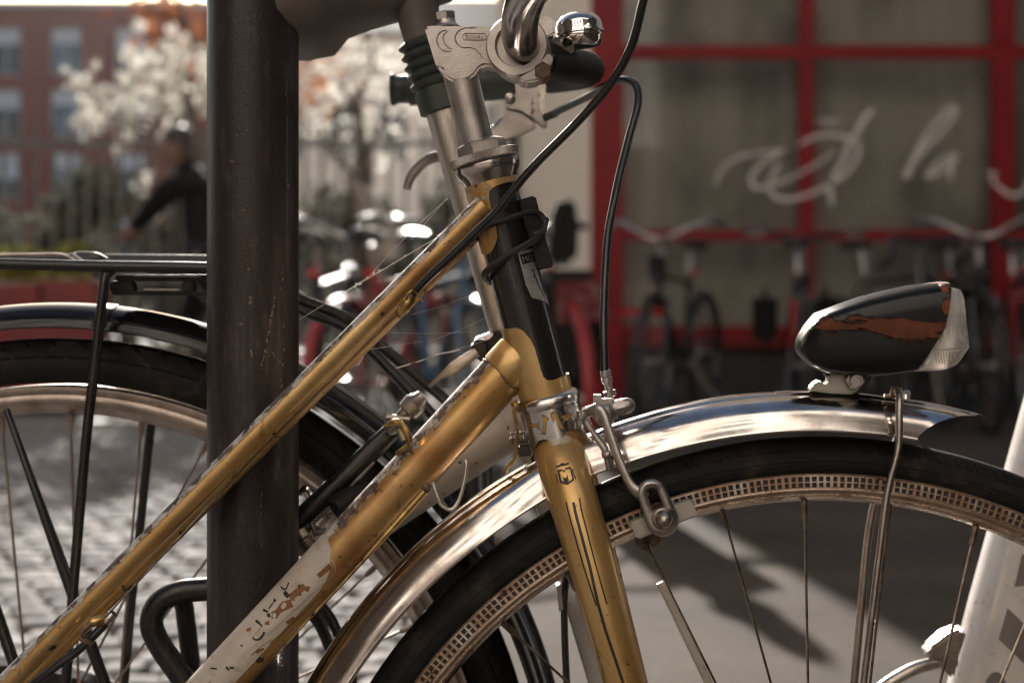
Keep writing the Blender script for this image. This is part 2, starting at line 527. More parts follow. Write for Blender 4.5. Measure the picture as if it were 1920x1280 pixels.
# ---- surroundings
M['paving'] = mk('worn_pavement', (.094, .077, .062), .9, 0, (.057, .047, .037), 1.3, bump=.9, bscale=60, spec=.04, layers=[
    dict(col=(.062, .055, .05), scale=2.6, lo=.46, hi=.62, amt=.8),
    dict(col=(.17, .155, .14), scale=30, lo=.58, hi=.72, amt=.5),
    dict(col=(.13, .11, .10), scale=90, lo=.62, hi=.70, amt=.5)])
M['unseendark'] = mk('unseen_dark_wall', (.075, .055, .048), .8, 0, (.11, .085, .07), .5)
M['scab'] = mk('rust_scab', (.27, .12, .04), .7, 0, (.15, .06, .025), 70, bump=.4, bscale=500)
M['earth'] = mk('ground_earth', (.15, .13, .115), .9, 0, (.20, .17, .15), 2)
M['sett'] = mk('granite_sett', (.150, .139, .131), .85, 0, (.195, .18, .17), 25, bump=1.0, bscale=90, objvar=.35, spec=.12, layers=[dict(col=(.08, .075, .07), scale=60, lo=.58, hi=.7, amt=.6)])
M['joint'] = mk('joint_sand', (.075, .066, .058), .9)
M['kerb'] = mk('kerb_granite', (.30, .27, .25), .7, 0, (.22, .2, .18), 12, bump=.6, bscale=60)
M['redbrick'] = mk('red_render', (.25, .075, .055), .85, 0, (.20, .06, .046), .6, layers=[dict(col=(.26, .085, .065), scale=3, lo=.55, hi=.7, amt=.6)])
M['blind'] = mk('white_roller_blind', (.62, .64, .66), .7)
M['darkglass'] = mk('dark_window_glass', (.02, .025, .03), .06, 0, spec=.7)
M['blueglass'] = mk('bluish_window_glass', (.07, .11, .15), .08, 0, (.16, .22, .28), .8, spec=.7)
M['winframe'] = mk('pale_window_frame', (.45, .44, .43), .6)
M['shopred'] = mk('red_shop_paint', (.26, .013, .018), .5, 0, (.20, .010, .014), 3, coat=0, spec=.25, layers=[dict(col=(.18, .012, .014), scale=12, lo=.58, hi=.7, amt=.5)])
M['cream'] = mk('cream_render', (.82, .76, .68), .85, 0, (.74, .68, .60), 1.2, bump=.6, bscale=60)
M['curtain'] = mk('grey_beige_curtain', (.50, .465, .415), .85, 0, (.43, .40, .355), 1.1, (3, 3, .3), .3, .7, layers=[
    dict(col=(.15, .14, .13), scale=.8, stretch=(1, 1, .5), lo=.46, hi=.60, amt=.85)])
M['shopdark'] = mk('dark_shop_plinth', (.035, .031, .029), .6, 0, (.05, .045, .042), 4)
M['pane'] = panemat('shop_glass', (.90, .90, .89), .28)
M['scriptwhite'] = mk('white_window_paint', (.84, .80, .76), .7, 0, (.72, .68, .64), 9)
M['fence'] = mk('grey_fence_metal', (.12, .115, .11), .6, .2, (.16, .15, .145), 8)
M['bark'] = mk('dark_bark', (.055, .042, .034), .9, 0, (.09, .07, .055), 25, bump=1.5, bscale=60)
M['blossom'] = leafmat('white_blossom', (.82, .80, .75), (.60, .58, .52), .55)
M['orangeleaf'] = leafmat('orange_leaf', (.42, .17, .07), (.30, .12, .06), .5)
M['shrubleaf'] = leafmat('grey_green_leaf', (.07, .075, .055), (.12, .12, .09), .4)
M['yellowleaf'] = leafmat('yellow_green_leaf', (.32, .30, .07), (.20, .20, .05), .5)
M['planter'] = mk('red_planter', (.12, .012, .013), .45, 0, (.22, .016, .018), 5)
M['cloth'] = mk('black_cloth', (.010, .010, .011), .9, 0, (.02, .019, .019), 20, bump=.6, bscale=120, spec=.1)
M['skin'] = mk('skin', (.22, .12, .085), .6)
M['hair'] = mk('dark_brown_hair', (.03, .02, .015), .5, bump=1.0, bscale=300)
M['houseblue'] = mk('pale_grey_render', (.50, .48, .46), .9, 0, (.42, .40, .38), .5)
M['beige'] = mk('beige_facade', (.54, .505, .47), .9, 0, (.45, .42, .39), .4)
M['palewood'] = mk('pale_canvas', (.62, .57, .50), .8, 0, (.5, .46, .4), 6)
M['bikeblack'] = mk('bike_black', (.014, .014, .015), .25, 0, coat=.4)
M['bikered'] = mk('bike_red', (.30, .018, .018), .45, 0, coat=.1)
M['bikeblue'] = mk('bike_blue', (.055, .13, .22), .3, 0, coat=.4)
M['bikesilver'] = mk('bike_silver', (.46, .44, .42), .42, .95)
M['redplastic'] = mk('red_reflector', (.50, .02, .02), .2, 0, coat=.5)
M['orangeplastic'] = mk('orange_reflector', (.60, .16, .02), .2, 0, coat=.5)
M['redpattern'] = mk('red_patterned_fabric', (.13, .014, .017), .85, 0, (.22, .12, .115), 26, vlo=.5, vhi=.6)
M['brownlamp'] = mk('brown_mudguard', (.16, .10, .06), .4)
# =================================================================== GROUND
def sheet(x0, x1, y0, y1, z, nx=1, ny=1):
    m = MB()
    vs_ = []
    for j in range(ny + 1):
        for i in range(nx + 1):
            vs_.append((x0 + (x1 - x0) * i / nx, y0 + (y1 - y0) * j / ny, z))
    fs_ = [(j * (nx + 1) + i, j * (nx + 1) + i + 1, (j + 1) * (nx + 1) + i + 1, (j + 1) * (nx + 1) + i) for j in range(ny) for i in range(nx)]
    return m.add(vs_, fs_)
g = part('ground', sheet(-88, 88, -28, 108, -.030), M['earth'], kind='structure', smooth=0)
PAVX = -.10
pv = part('pavement', MB().span((PAVX, -5.5, -.028), (30, 14.0, 0.0)), M['paving'], kind='structure', smooth=0)
rd = part('cobbled_road', sheet(-30, PAVX - .001, -5.5, 7.35, -.022), M['joint'], kind='structure', smooth=0)
part('far_pavement', MB().span((-30, 7.50, -.028), (PAVX - .002, 30, .02)), M['paving'], kind='structure', smooth=0)
kb = part('kerb', MB().span((-30, 7.352, -.028), (-24, 7.498, .035)), M['kerb'], kind='structure', smooth=0, bevel=.008)
for k in range(26):
    x0 = -24 + k * .92
    if x0 + .91 > PAVX: break
    part('kerb_stone', MB().span((x0 + .006, 7.352, -.028), (x0 + .914, 7.498, .035 + random.uniform(-.004, .004))), M['kerb'], kb, smooth=30, bevel=.008)
# granite setts, one object each where the photograph shows them
rs = random.Random(11)
def sett_mb(k):
    r_ = random.Random(k)
    m = MB()
    a, b = .046, .043
    j = lambda s: r_.uniform(-s, s)
    lo = [(-a, -b, -.02), (a, -b, -.02), (a, b, -.02), (-a, b, -.02)]
    mi = [(x + j(.003), y + j(.003), .004) for x, y, _ in lo]
    hi = [(x * .74 + j(.004), y * .74 + j(.004), .0145 + j(.003)) for x, y, _ in lo]
    top = [(j(.006), j(.006), .0185 + j(.002))]
    vs_ = lo + mi + hi + top
    fs_ = []
    for r0, r1 in ((0, 4), (4, 8)):
        for i in range(4):
            fs_.append((r0 + i, r0 + (i + 1) % 4, r1 + (i + 1) % 4, r1 + i))
    fs_ += [(8 + i, 8 + (i + 1) % 4, 12) for i in range(4)]
    return m.add(vs_, fs_)
sett_me = [mesh_of('sett', sett_mb(k), M['sett'], smooth=60) for k in range(8)]
cands = []
row = 0
y = .9
while y < 7.33:
    x = PAVX - .05 - (row % 2) * .045
    while x > -5.5:
        cands.append((x + rs.uniform(-.006, .006), y + rs.uniform(-.006, .006), rs.uniform(-.006, .003), rs.uniform(-.09, .09), rs.uniform(.93, 1.06), rs.uniform(.92, 1.05)))
        x -= .0985
    y += .0935
    row += 1
def in_view(x, y):
    u = 960 + F * x / y; v = HV + F * H / y
    return (-8 < u < 392 and 780 < v < 1300) or (556 < u < 1060 and 985 < v < 1300)
vis = sorted([c for c in cands if in_view(c[0], c[1])], key=lambda c: c[1])[:300]
vset = set(id(c) for c in vis)
for c in vis:
    inst('sett', sett_me[rs.randrange(8)], rd, (c[0], c[1], -.014 + c[2]), (rs.uniform(-.05, .05), rs.uniform(-.05, .05), c[3] + rs.choice((0, PI))), (c[4], c[5], 1))
rest = MB()
for c in cands:
    if id(c) in vset: continue
    src = sett_mb(rs.randrange(8))
    ca, sa = math.cos(c[3]), math.sin(c[3])
    rest.add([(c[0] + (p.x * ca - p.y * sa) * c[4], c[1] + (p.x * sa + p.y * ca) * c[5], p.z - .014 + c[2]) for p in src.v], src.f)
part('sett_bed', rest, M['sett'], rd, kind='stuff', smooth=60)

# =================================================================== BUILDINGS
# red apartment block far off on the left
BD = 66.0
def bx(u): return (u - 960) / F * BD
def bz(v): return H + (HV - v) / F * BD
apt = thing('apartment_building', 'red rendered apartment block with pale window blinds on the far left', 'building', (bx(160), BD, 0))
xl, xr = -70.0, bx(478)
ztop = bz(14)
cols = [(-330, -240), (-170, -80), (-20, 38), (94, 152), (215, 273)]
rows = [(52, 140), (168, 258), (286, 374), (402, 490)]
wins = [(bx(a), bx(b), bz(d), bz(c)) for a, b in cols for c, d in rows]
# wall built around the openings: vertical strips and spandrels
wall = MB()
xs = [xl] + [q for a, b in cols for q in (bx(a), bx(b))] + [xr]
for i in range(0, len(xs) - 1, 2):
    wall.span((xs[i], BD, 0), (xs[i + 1], BD + 10, ztop))
for a, b in cols:
    zz = [0.0] + sorted(q for c, d in rows for q in (bz(d), bz(c))) + [ztop]
    for i in range(0, len(zz) - 1, 2):
        wall.span((bx(a), BD + .01, zz[i]), (bx(b), BD + 10, zz[i + 1]))
part('wall', wall, M['redbrick'], apt, smooth=0)
part('parapet', MB().span((xl - .1, BD - .12, ztop), (xr + .1, BD + 10, ztop + .28)), M['winframe'], apt, smooth=0)
for k, (x0, x1, z0, z1) in enumerate(wins):
    fr = MB()
    t = .09
    fr.span((x0 + .002, BD + .16, z0), (x0 + t, BD + .28, z1)); fr.span((x1 - t, BD + .16, z0), (x1 - .002, BD + .28, z1))
    fr.span((x0 + t, BD + .16, z0), (x1 - t, BD + .28, z0 + t)); fr.span((x0 + t, BD + .16, z1 - t), (x1 - t, BD + .28, z1)); fr.span(((x0 + x1) / 2 - .03, BD + .17, z0 + t), ((x0 + x1) / 2 + .03, BD + .27, z1 - t))
    w = part('window', fr, M['winframe'], apt, smooth=0)
    part('pane', MB().span((x0 + t, BD + .30, z0 + t), (x1 - t, BD + .33, z1 - t)), M['blueglass'] if (k // 4) % 2 else M['darkglass'], w, smooth=0)
    fall = (.52, .46, .5, .3, .35)[k % 5] if (k // 4) != 3 else .28
    part('blind', MB().span((x0 + t, BD + .2, z1 - t - (z1 - z0) * fall), (x1 - t, BD + .24, z1 - t)), M['blind'], w, smooth=0)
# pale rendered house seen between saddle and stem
hs = thing('rendered_house', 'pale grey rendered house behind the fence, left of the shop', 'building', (-2.6, 30, 0))
hw = MB()
HX0, HX1 = (470 - 960) / F * 30, (985 - 960) / F * 30
hw.span((HX0, 30, 0), (HX1, 36, 5.9))
part('wall', hw, M['houseblue'], hs, smooth=0)
part('roof', MB().prism([Vector((HX0 - .2, 29.7, 5.9)), Vector((HX0 - .2, 36.2, 5.9)), Vector((HX0 - .2, 33, 7.2))], (HX1 - HX0 + .4, 0, 0)), M['shopdark'], hs, smooth=0)
for k in range(5):
    x0 = HX0 + .5 + k * 1.1
    w = part('window', MB().span((x0, 29.93, 3.2), (x0 + .62, 29.999, 4.5)), M['winframe'], hs, smooth=0)
    part('pane', MB().span((x0 + .07, 29.90, 3.27), (x0 + .55, 29.929, 4.43)), M['darkglass'], w, smooth=0)
# shop: cream wall end, red pilaster and red glazing bars, frontal to the lens
SD = 8.95
def sx(u): return (u - 960) / F * SD
def sz(v): return H + (HV - v) / F * SD
shop = thing('shop_building', 'bike shop front with red window bars, cream wall end and white script on the glass', 'building', (1.6, SD, 0))
XL, XR = -.10, 14.0
ZT = 22.0
x_p0, x_p1 = sx(1108), sx(1168)
zb, zt = sz(650), sz(-150)
wl = MB()
wl.span((XL, SD, 0.0), (x_p0, SD + 6, ZT))
wl.span((x_p0, SD + .02, zt), (XR, SD + 6, ZT))
wl.span((x_p0, SD + 5.5, 0), (XR, SD + 6, zt))
part('wall', wl, M['cream'], shop, smooth=0)
# wall groove / downpipe
part('downpipe', MB().tube([Vector((sx(962), SD - .05, 0.0)), Vector((sx(962), SD - .05, ZT))], .035, 12), M['shopdark'], shop)
part('plinth', MB().span((x_p1, SD + .03, 0.0), (XR, SD + .25, zb - .002)), M['shopdark'], shop, smooth=0)
part('pilaster', MB().span((x_p0 + .001, SD - .06, 0.0), (x_p1, SD + .3, zt)), M['shopred'], shop, smooth=0, bevel=.01)
bars_v = [(sx(1500), sx(1528)), (sx(1862), sx(1906)), (sx(2230), sx(2262)), (sx(2600), sx(2645))]
bars_h = [(sz(640), sz(612)), (sz(452), sz(430)), (sz(110), sz(83))]
yb0, yb1 = SD + .02, SD + .09
win = part('shop_window', MB().span((x_p1 + .001, yb0 - .06, zb), (XR, SD + .14, zb + .025)), M['shopred'], shop, smooth=0)
for z0, z1 in bars_h:
    part('glazing_bar', MB().span((x_p1 + .001, yb0, z0), (XR, yb1, z1)), M['shopred'], win, smooth=0, bevel=.006)
zs_ = [zb + .026] + [q for z0, z1 in bars_h for q in (z0, z1)] + [zt]
for x0, x1 in bars_v:
    for i in range(0, len(zs_) - 1, 2):
        if zs_[i + 1] - zs_[i] > .03:
            part('glazing_bar', MB().span((x0, yb0 - .008, zs_[i] + .001), (x1, yb1, zs_[i + 1] - .001)), M['shopred'], win, smooth=0, bevel=.006)
xe = [x_p1 + .001] + [q for b_ in bars_v for q in b_] + [XR]
for i in range(0, len(xe) - 1, 2):
    for k in range(0, len(zs_) - 1, 2):
        if zs_[k + 1] - zs_[k] > .03:
            part('pane', MB().span((xe[i] + .001, SD + .050, zs_[k] + .001), (xe[i + 1] - .001, SD + .056, zs_[k + 1] - .001)), M['pane'], win, smooth=0)
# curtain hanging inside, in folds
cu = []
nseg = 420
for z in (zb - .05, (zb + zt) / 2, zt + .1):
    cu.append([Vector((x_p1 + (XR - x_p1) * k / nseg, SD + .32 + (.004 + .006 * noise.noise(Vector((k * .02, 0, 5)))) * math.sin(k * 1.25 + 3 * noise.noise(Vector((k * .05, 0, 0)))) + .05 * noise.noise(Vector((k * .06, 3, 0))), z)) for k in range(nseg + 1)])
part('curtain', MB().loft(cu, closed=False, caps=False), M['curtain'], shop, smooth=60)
part('shop_floor', MB().span((x_p1, SD + .26, .0), (XR, SD + 5.4, .03)), M['shopdark'], shop, smooth=0)
# painted script on the glass, drawn as ribbons of paint
c6 = lambda p: (1080 + p[0] / 2.286, p[1] / 2.286)
def wx(p, yy): u, v = c6(p); return Vector(((u - 960) / F * yy, yy, H + (HV - v) / F * yy))
ytext = SD + .010
def script(pts, w):
    mb = MB()
    q = catmull([Vector(p) for p in pts], 6)
    n = len(q)
    rings = []
    for i, a in enumerate(q):
        t = (q[min(i + 1, n - 1)] - q[max(i - 1, 0)]).normalized()
        nn = Vector((-t.y, t.x)) * interp([(0, w[0]), (.5, w[1]), (1, w[2])], i / (n - 1)) * .29
        fa, fb = wx(a + nn, ytext), wx(a - nn, ytext)
        rings.append([fa, fb, fb + Vector((0, .003, 0)), fa + Vector((0, .003, 0))])
    mb.loft(rings, True, True)
    return mb
for nm, strokes in (('letter_a_grave', [([(598, 800), (612, 745), (660, 695), (740, 662), (850, 648), (940, 630), (1010, 592), (1090, 578), (1160, 588), (1205, 615), (1212, 660), (1170, 730), (1100, 785), (1010, 828), (930, 852), (868, 850), (832, 818), (838, 760), (870, 705)], (14, 24, 26)),
                                        ([(965, 620), (880, 650), (800, 700), (752, 755), (762, 800), (830, 795), (930, 758), (1030, 705), (1110, 650)], (16, 26, 12)),
                                        ([(1270, 468), (1232, 515), (1200, 570), (1170, 620), (1150, 680), (1115, 745), (1090, 810), (1100, 875)], (34, 34, 26)), ([(1035, 510), (1080, 524), (1135, 512)], (10, 18, 8))]),
                    ('letter_l', [([(1412, 760), (1425, 720), (1460, 650), (1510, 570), (1570, 500), (1618, 455), (1622, 492), (1570, 565), (1500, 630), (1445, 700), (1425, 762)], (26, 24, 22))]),
                    ('letter_a', [([(1640, 655), (1600, 668), (1545, 705), (1502, 755), (1545, 745), (1600, 700), (1636, 660), (1612, 715), (1606, 772)], (18, 22, 24))]),
                    ('letter_s', [([(1755, 745), (1800, 742), (1785, 765), (1815, 805), (1870, 838), (1918, 820), (1945, 760), (1955, 690), (2000, 640), (2050, 640)], (14, 26, 22))])):
    mb = MB()
    for s, w in strokes:
        q = script(s, w)
        mb.add(q.v, q.f)
    part(nm, mb, M['scriptwhite'], win, smooth=0)
# the sunlit street front behind the camera, seen only as reflections and as the warm light it throws back
op = thing('opposite_building', 'beige plastered street front opposite, mirrored in the chrome mudguard', 'building', (0, -9, 0))
ow = MB()
oc = [(-16 + 3.2 * k, -16 + 3.2 * k + 1.3) for k in range(10)]
orow = [(.5, 2.8), (4.4, 6.3), (7.8, 9.7), (11.2, 13.0), (14.6, 16.4), (17.8, 19.4)]
xs = [-18.0] + [q for c in oc for q in c] + [18.0]
for i in range(0, len(xs) - 1, 2):
    ow.span((xs[i], -15, -.02), (xs[i + 1], -9, 21.0))
for a, b in oc:
    zz = [-.02] + [q for c in orow for q in c] + [21.0]
    for i in range(0, len(zz) - 1, 2):
        ow.span((a, -15, zz[i]), (b, -9.01, zz[i + 1]))
part('wall', ow, M['beige'], op, smooth=0)
low = MB()
for i in range(0, len(xs) - 1, 2):
    low.span((xs[i] + .001, -9, 0.0), (xs[i + 1] - .001, -8.9, 3.1))
low.span((-18, -9.001, 2.81), (18, -8.86, 3.2))
part('shade_wing', MB().span((-18, -8.85, -.02), (-10.5, 2.5, 14.0)).span((10.5, -8.85, -.02), (18, 4.5, 14.0)), M['unseendark'], op, smooth=0)  # unseen wings added to keep the sides dark in the metal's reflections
part('reflection_dark_floor', low, M['unseendark'], op, smooth=0)  # unseen storey made dark so that level reflections stay dark
part('roof', MB().span((-18.3, -15.2, 21.0), (18.3, -8.7, 21.3)), M['shopdark'], op, smooth=0)
for a, b in oc:
    for z0, z1 in orow:
        part('window', MB().span((a + .01, -9.5, z0), (b - .01, -9.3, z1)), M['darkglass'], op, smooth=0)

# =================================================================== FENCE, TREES, SHRUBS
FD = 10.0
fz = H + (HV - 232) / F * FD
fence = thing('picket_fence', 'grey metal railing of thin upright bars across the background', 'fence', (-3, FD, 0))
pk = mesh_of('picket', MB().span((-.011, -.011, .05), (.011, .011, fz)), M['fence'], smooth=0)
x = -7.0
while x < -.25:
    inst('picket', pk, fence, (x + 3, 0, 0))
    x += .118
for z in (.22, fz - .16):
    part('rail', MB().span((-7.05, FD - .016, z), (-.25, FD + .016, z + .04)), M['fence'], fence, smooth=0)
for x in (-6.4, -4.35, -2.3, -.3):
    part('fence_post', MB().span((x - .03, FD - .03, .0), (x + .03, FD + .03, fz + .05)), M['fence'], fence, smooth=0)

def leaf_cloud(mb, c, rad, n, size, rng_, flat=1.0):
    c = Vector(c)
    for _ in range(n):
        while True:
            q = Vector((rng_.uniform(-1, 1), rng_.uniform(-1, 1), rng_.uniform(-1, 1)))
            if q.length < 1: break
        p = c + Vector((q.x * rad, q.y * rad, q.z * rad * flat))
        a = Vector((rng_.gauss(0, 1), rng_.gauss(0, 1), rng_.gauss(0, 1))).normalized()
        b = a.orthogonal().normalized()
        cc = a.cross(b)
        s = size * rng_.uniform(.6, 1.3)
        mb.add([p + b * s, p + cc * s * .6, p - b * s, p - cc * s * .6], [(0, 1, 2, 3)])

def tree(name, label, base, trunk_pts, limbs, clumps, mat, leaf, per, seed, group=None, bare=0, cat='tree'):
    r_ = random.Random(seed)
    t = thing(name, label, cat, base, group)
    m = MB().tube([Vector(p) for p in trunk_pts], [.085, .07, .055, .03], 12, smooth=5)
    part('trunk', m, M['bark'], t)
    m = MB()
    ends = []
    for a, b, w in limbs:
        a = Vector(a); b = Vector(b)
        mid = a.lerp(b, .5) + Vector((r_.uniform(-.08, .08), r_.uniform(-.08, .08), r_.uniform(0, .12)))
        m.tube([a, mid, b], [w, w * .7, w * .3], 8, smooth=4)
        for k in range(5):
            s = a.lerp(b, r_.uniform(.35, 1))
            e = s + Vector((r_.uniform(-.4, .4), r_.uniform(-.3, .3), r_.uniform(-.1, .4)))
            m.tube([s, s.lerp(e, .5) + Vector((0, 0, .04)), e], [w * .35, w * .2, w * .08], 5)
            ends.append(e)
    part('limb', m, M['bark'], t)
    m = MB()
    for c, rad in clumps:
        k = int(per * rad * rad)
        sub = max(8, int(rad * 95))
        for _ in range(sub):
            q = Vector((r_.gauss(0, .5), r_.gauss(0, .5), r_.gauss(0, .45)))
            leaf_cloud(m, Vector(c) + q * rad, rad * r_.uniform(.07, .18), max(6, k // sub), leaf, r_)
    part('crown', m, mat, t, smooth=0)
    return t
def at(u, v, d): return P(u, v, d)
T1 = 11.3
tree('blossom_tree', 'white blossoming small tree left of the steel pole, before the red block', (at(372, 0, T1).x, T1, 0),
     [(at(372, 0, T1).x, T1, 0), at(378, 480, T1), at(370, 300, T1), at(352, 170, T1)],
     [(at(372, 330, T1), at(215, 215, T1 - .2), .035), (at(370, 300, T1), at(280, 110, T1 + .2), .035), (at(374, 360, T1), at(460, 160, T1), .03), (at(372, 380, T1), at(310, 400, T1 - .3), .02)],
     [(at(285, 120, T1), .30), (at(225, 190, T1), .30), (at(300, 190, T1), .34), (at(180, 210, T1), .20), (at(160, 150, T1), .14), (at(350, 180, T1), .30), (at(250, 245, T1), .15), (at(352, 110, T1), .24), (at(420, 150, T1), .3), (at(160, 235, T1), .13),
      (at(270, 335, T1 - .4), .10), (at(292, 390, T1 - .4), .14), (at(235, 275, T1), .08), (at(460, 220, T1), .3)],
     M['blossom'], .024, 9500, 5, 'blossoming trees behind the fence')
T2 = 11.8
tree('blossom_tree', 'thin blossoming tree with dark forked trunk between steel pole and silver seat post', (at(705, 0, T2).x, T2, 0),
     [(at(712, 0, T2).x, T2, 0), at(706, 480, T2), at(682, 310, T2), at(668, 170, T2)],
     [(at(690, 360, T2), at(600, 260, T2), .035), (at(682, 310, T2), at(740, 150, T2), .03), (at(676, 250, T2), at(620, 130, T2), .03), (at(670, 180, T2), at(690, 60, T2), .03)],
     [(at(700, 110, T2), .32), (at(740, 190, T2), .28), (at(640, 170, T2), .25), (at(690, 230, T2), .2), (at(745, 260, T2), .15), (at(600, 235, T2), .16), (at(770, 120, T2), .24), (at(640, 90, T2), .22), (at(720, 300, T2), .13), (at(650, 270, T2), .12)],
     M['blossom'], .022, 4200, 9, 'blossoming trees behind the fence')
T3 = 17.5
tree('orange_leaved_tree', 'tall tree with orange brown leaves rising behind the white blossom', (at(415, 0, T3).x, T3, 0),
     [(at(415, 0, T3).x, T3, 0), at(408, 330, T3), at(380, 140, T3), at(330, -10, T3)],
     [(at(395, 230, T3), at(300, 60, T3), .05), (at(380, 150, T3), at(430, -40, T3), .05), (at(350, 60, T3), at(270, 20, T3), .04), (at(400, 260, T3), at(560, 160, T3), .04)],
     [(at(300, 40, T3), .42), (at(340, 90, T3), .38), (at(385, 130, T3), .36), (at(330, -20, T3), .35), (at(270, 10, T3), .22), (at(400, 60, T3), .4), (at(395, 210, T3), .25), (at(575, 170, T3), .4), (at(590, 90, T3), .35), (at(620, 140, T3), .22), (at(470, 50, T3), .5)],
     M['orangeleaf'], .035, 2600, 12)
def shrub(name, label, u, v, d, w, h, mat, n, leaf, seed, group=None):
    r_ = random.Random(seed)
    p = at(u, v, d)
    t = thing(name, label, 'shrub', (p.x, d, 0), group)
    m = MB()
    for _ in range(7):
        e = Vector((p.x + r_.uniform(-w, w) * .6, d + r_.uniform(-.2, .2), r_.uniform(.4, .95) * h))
        m.tube([Vector((p.x + r_.uniform(-.1, .1), d, 0)), e.lerp(Vector((p.x, d, .2)), .4), e], [.02, .014, .006], 6)
    part('stem', m, M['bark'], t)
    m = MB()
    for _ in range(14):
        c = Vector((p.x + r_.uniform(-w, w) * .8, d + r_.uniform(-.25, .25), h * r_.uniform(.25, .92)))
        leaf_cloud(m, c, min(w, h) * .36, n // 14, leaf, r_)
    part('foliage', m, mat, t, smooth=0)
shrub('garden_shrub', 'large grey green shrub behind the fence below the white blossom', 235, 400, 12.6, .75, 1.75, M['shrubleaf'], 3600, .05, 2)
shrub('garden_shrub', 'dark leafy shrub behind the railing at the far left edge', 30, 400, 12.4, .8, 1.35, M['shrubleaf'], 3200, .05, 4)
shrub('garden_shrub', 'dark shrub behind the railing under the thin blossoming tree', 640, 400, 12.9, .9, 1.45, M['shrubleaf'], 3600, .05, 6)
shrub('garden_shrub', 'dark shrub filling the corner between railing and shop wall', 850, 420, 12.4, .6, 1.6, M['shrubleaf'], 3000, .05, 8)

# =================================================================== HAZE volume added to stand in for the veil of lens glare
hz = bpy.data.materials.new('glare_veil_haze')
hz.use_nodes = True
hz.node_tree.nodes.clear()
ho = hz.node_tree.nodes.new('ShaderNodeOutputMaterial')
hv = hz.node_tree.nodes.new('ShaderNodeVolumePrincipled')
hv.inputs['Color'].default_value = (.93, .92, .91, 1)
hv.inputs['Density'].default_value = HAZE
hv.inputs['Anisotropy'].default_value = .78
hz.node_tree.links.new(hv.outputs[0], ho.inputs['Volume'])
part('haze', MB().span((-90, -30, -1.03), (90, 110, 22.8)), hz, kind='stuff', smooth=0)
# =================================================================== GOLD BICYCLE
D0 = 0.91
gold = thing('gold_bicycle', 'mustard gold bicycle with chipped paint, chrome front mudguard and black bullet lamp, nearest the camera', 'bicycle', (0.0, D0, 0.0))

def axis_tube(pts, r0, n=10, seg=28):
    return MB().tube([P(*p) for p in pts], r0, seg=seg, smooth=n)

# ---- cylinder patch helper: s runs down the head tube as photo rows, phi is 0 towards the lens, + to the right
class Cyl:
    def __init__(self, a, b, d, r, vref):
        self.A = P(*a, d); self.B = P(*b, d)
        self.e = (self.B - self.A).normalized()
        self.L = (self.B - self.A).length
        self.va, self.vb = vref
        f = Vector((0, -1, 0))
        self.f = (f - self.e * f.dot(self.e)).normalized()
        self.t = self.f.cross(self.e) * 1.0
        if self.t.x < 0: self.t = -self.t
        self.r = r
    def at(self, phi, v, lift=0.0):
        s = (v - self.va) / (self.vb - self.va) * self.L
        rr = self.r + lift
        return self.A + self.e * s + self.f * (rr * math.cos(phi)) + self.t * (rr * math.sin(phi))
    def patch(self, phis, lo, hi, nh=6, lift=.0006, thick=True):
        """shell between rows lo(phi) and hi(phi), with a rim going back to the tube"""
        m = MB()
        top = []
        for p in phis:
            a, b = lo(p), hi(p)
            top.append([self.at(R(p), a + (b - a) * k / nh, lift) for k in range(nh + 1)])
        m.loft(top, closed=False, caps=False)
        if thick:
            back = []
            for p in phis:
                a, b = lo(p), hi(p)
                back.append([self.at(R(p), a + (b - a) * k / nh, -.0004) for k in range(nh + 1)])
            per = lambda g: [g[0][k] for k in range(nh + 1)] + [g[i][nh] for i in range(1, len(g))] + [g[-1][k] for k in range(nh - 1, -1, -1)] + [g[i][0] for i in range(len(g) - 2, 0, -1)]
            A_, B_ = per(top), per(back)
            m.loft([A_, B_], closed=True, caps=False)
        return m
    def poly(self, pts, lift):
        """small flat print: polygon in (phi deg, row)"""
        return [self.at(R(p), v, lift) for p, v in pts]

def plate(mb, front, nrm, th):
    """thin plate from an outline already on a surface"""
    n = len(front)
    off = [p - nrm * th for p in front]
    mb.add(front + off, [tuple(range(n))] + [(i, i + n, (i + 1) % n + n, (i + 1) % n) for i in range(n)])

hd = Cyl((977 + .26 * (330 - 560), 330), (977 + .26 * (745 - 560), 745), D0, px(47, D0), (330, 745))
HAX = hd.e          # pointing down the steering axis
m = MB().lathe(hd.A, HAX, [(hd.r, 0), (hd.r, hd.L)], 48)
headtube = part('head_tube', m, M['headblack'], gold, 'glossy black head tube')

# upper lug: tall on the left, thin collar on the right
up_tab = [(-180, 450), (-90, 463), (-62, 468), (-40, 466), (-24, 455), (-15, 440), (-12.5, 415), (-13, 392), (-14, 374), (-8, 360), (4, 354), (30, 352), (90, 352), (180, 450)]
ph = list(range(-180, -24, 6)) + [-22, -19, -16, -15, -14, -13.4, -12.8, -12, -10, -7, -3, 2, 8] + list(range(14, 91, 8)) + [120, 150, 180]
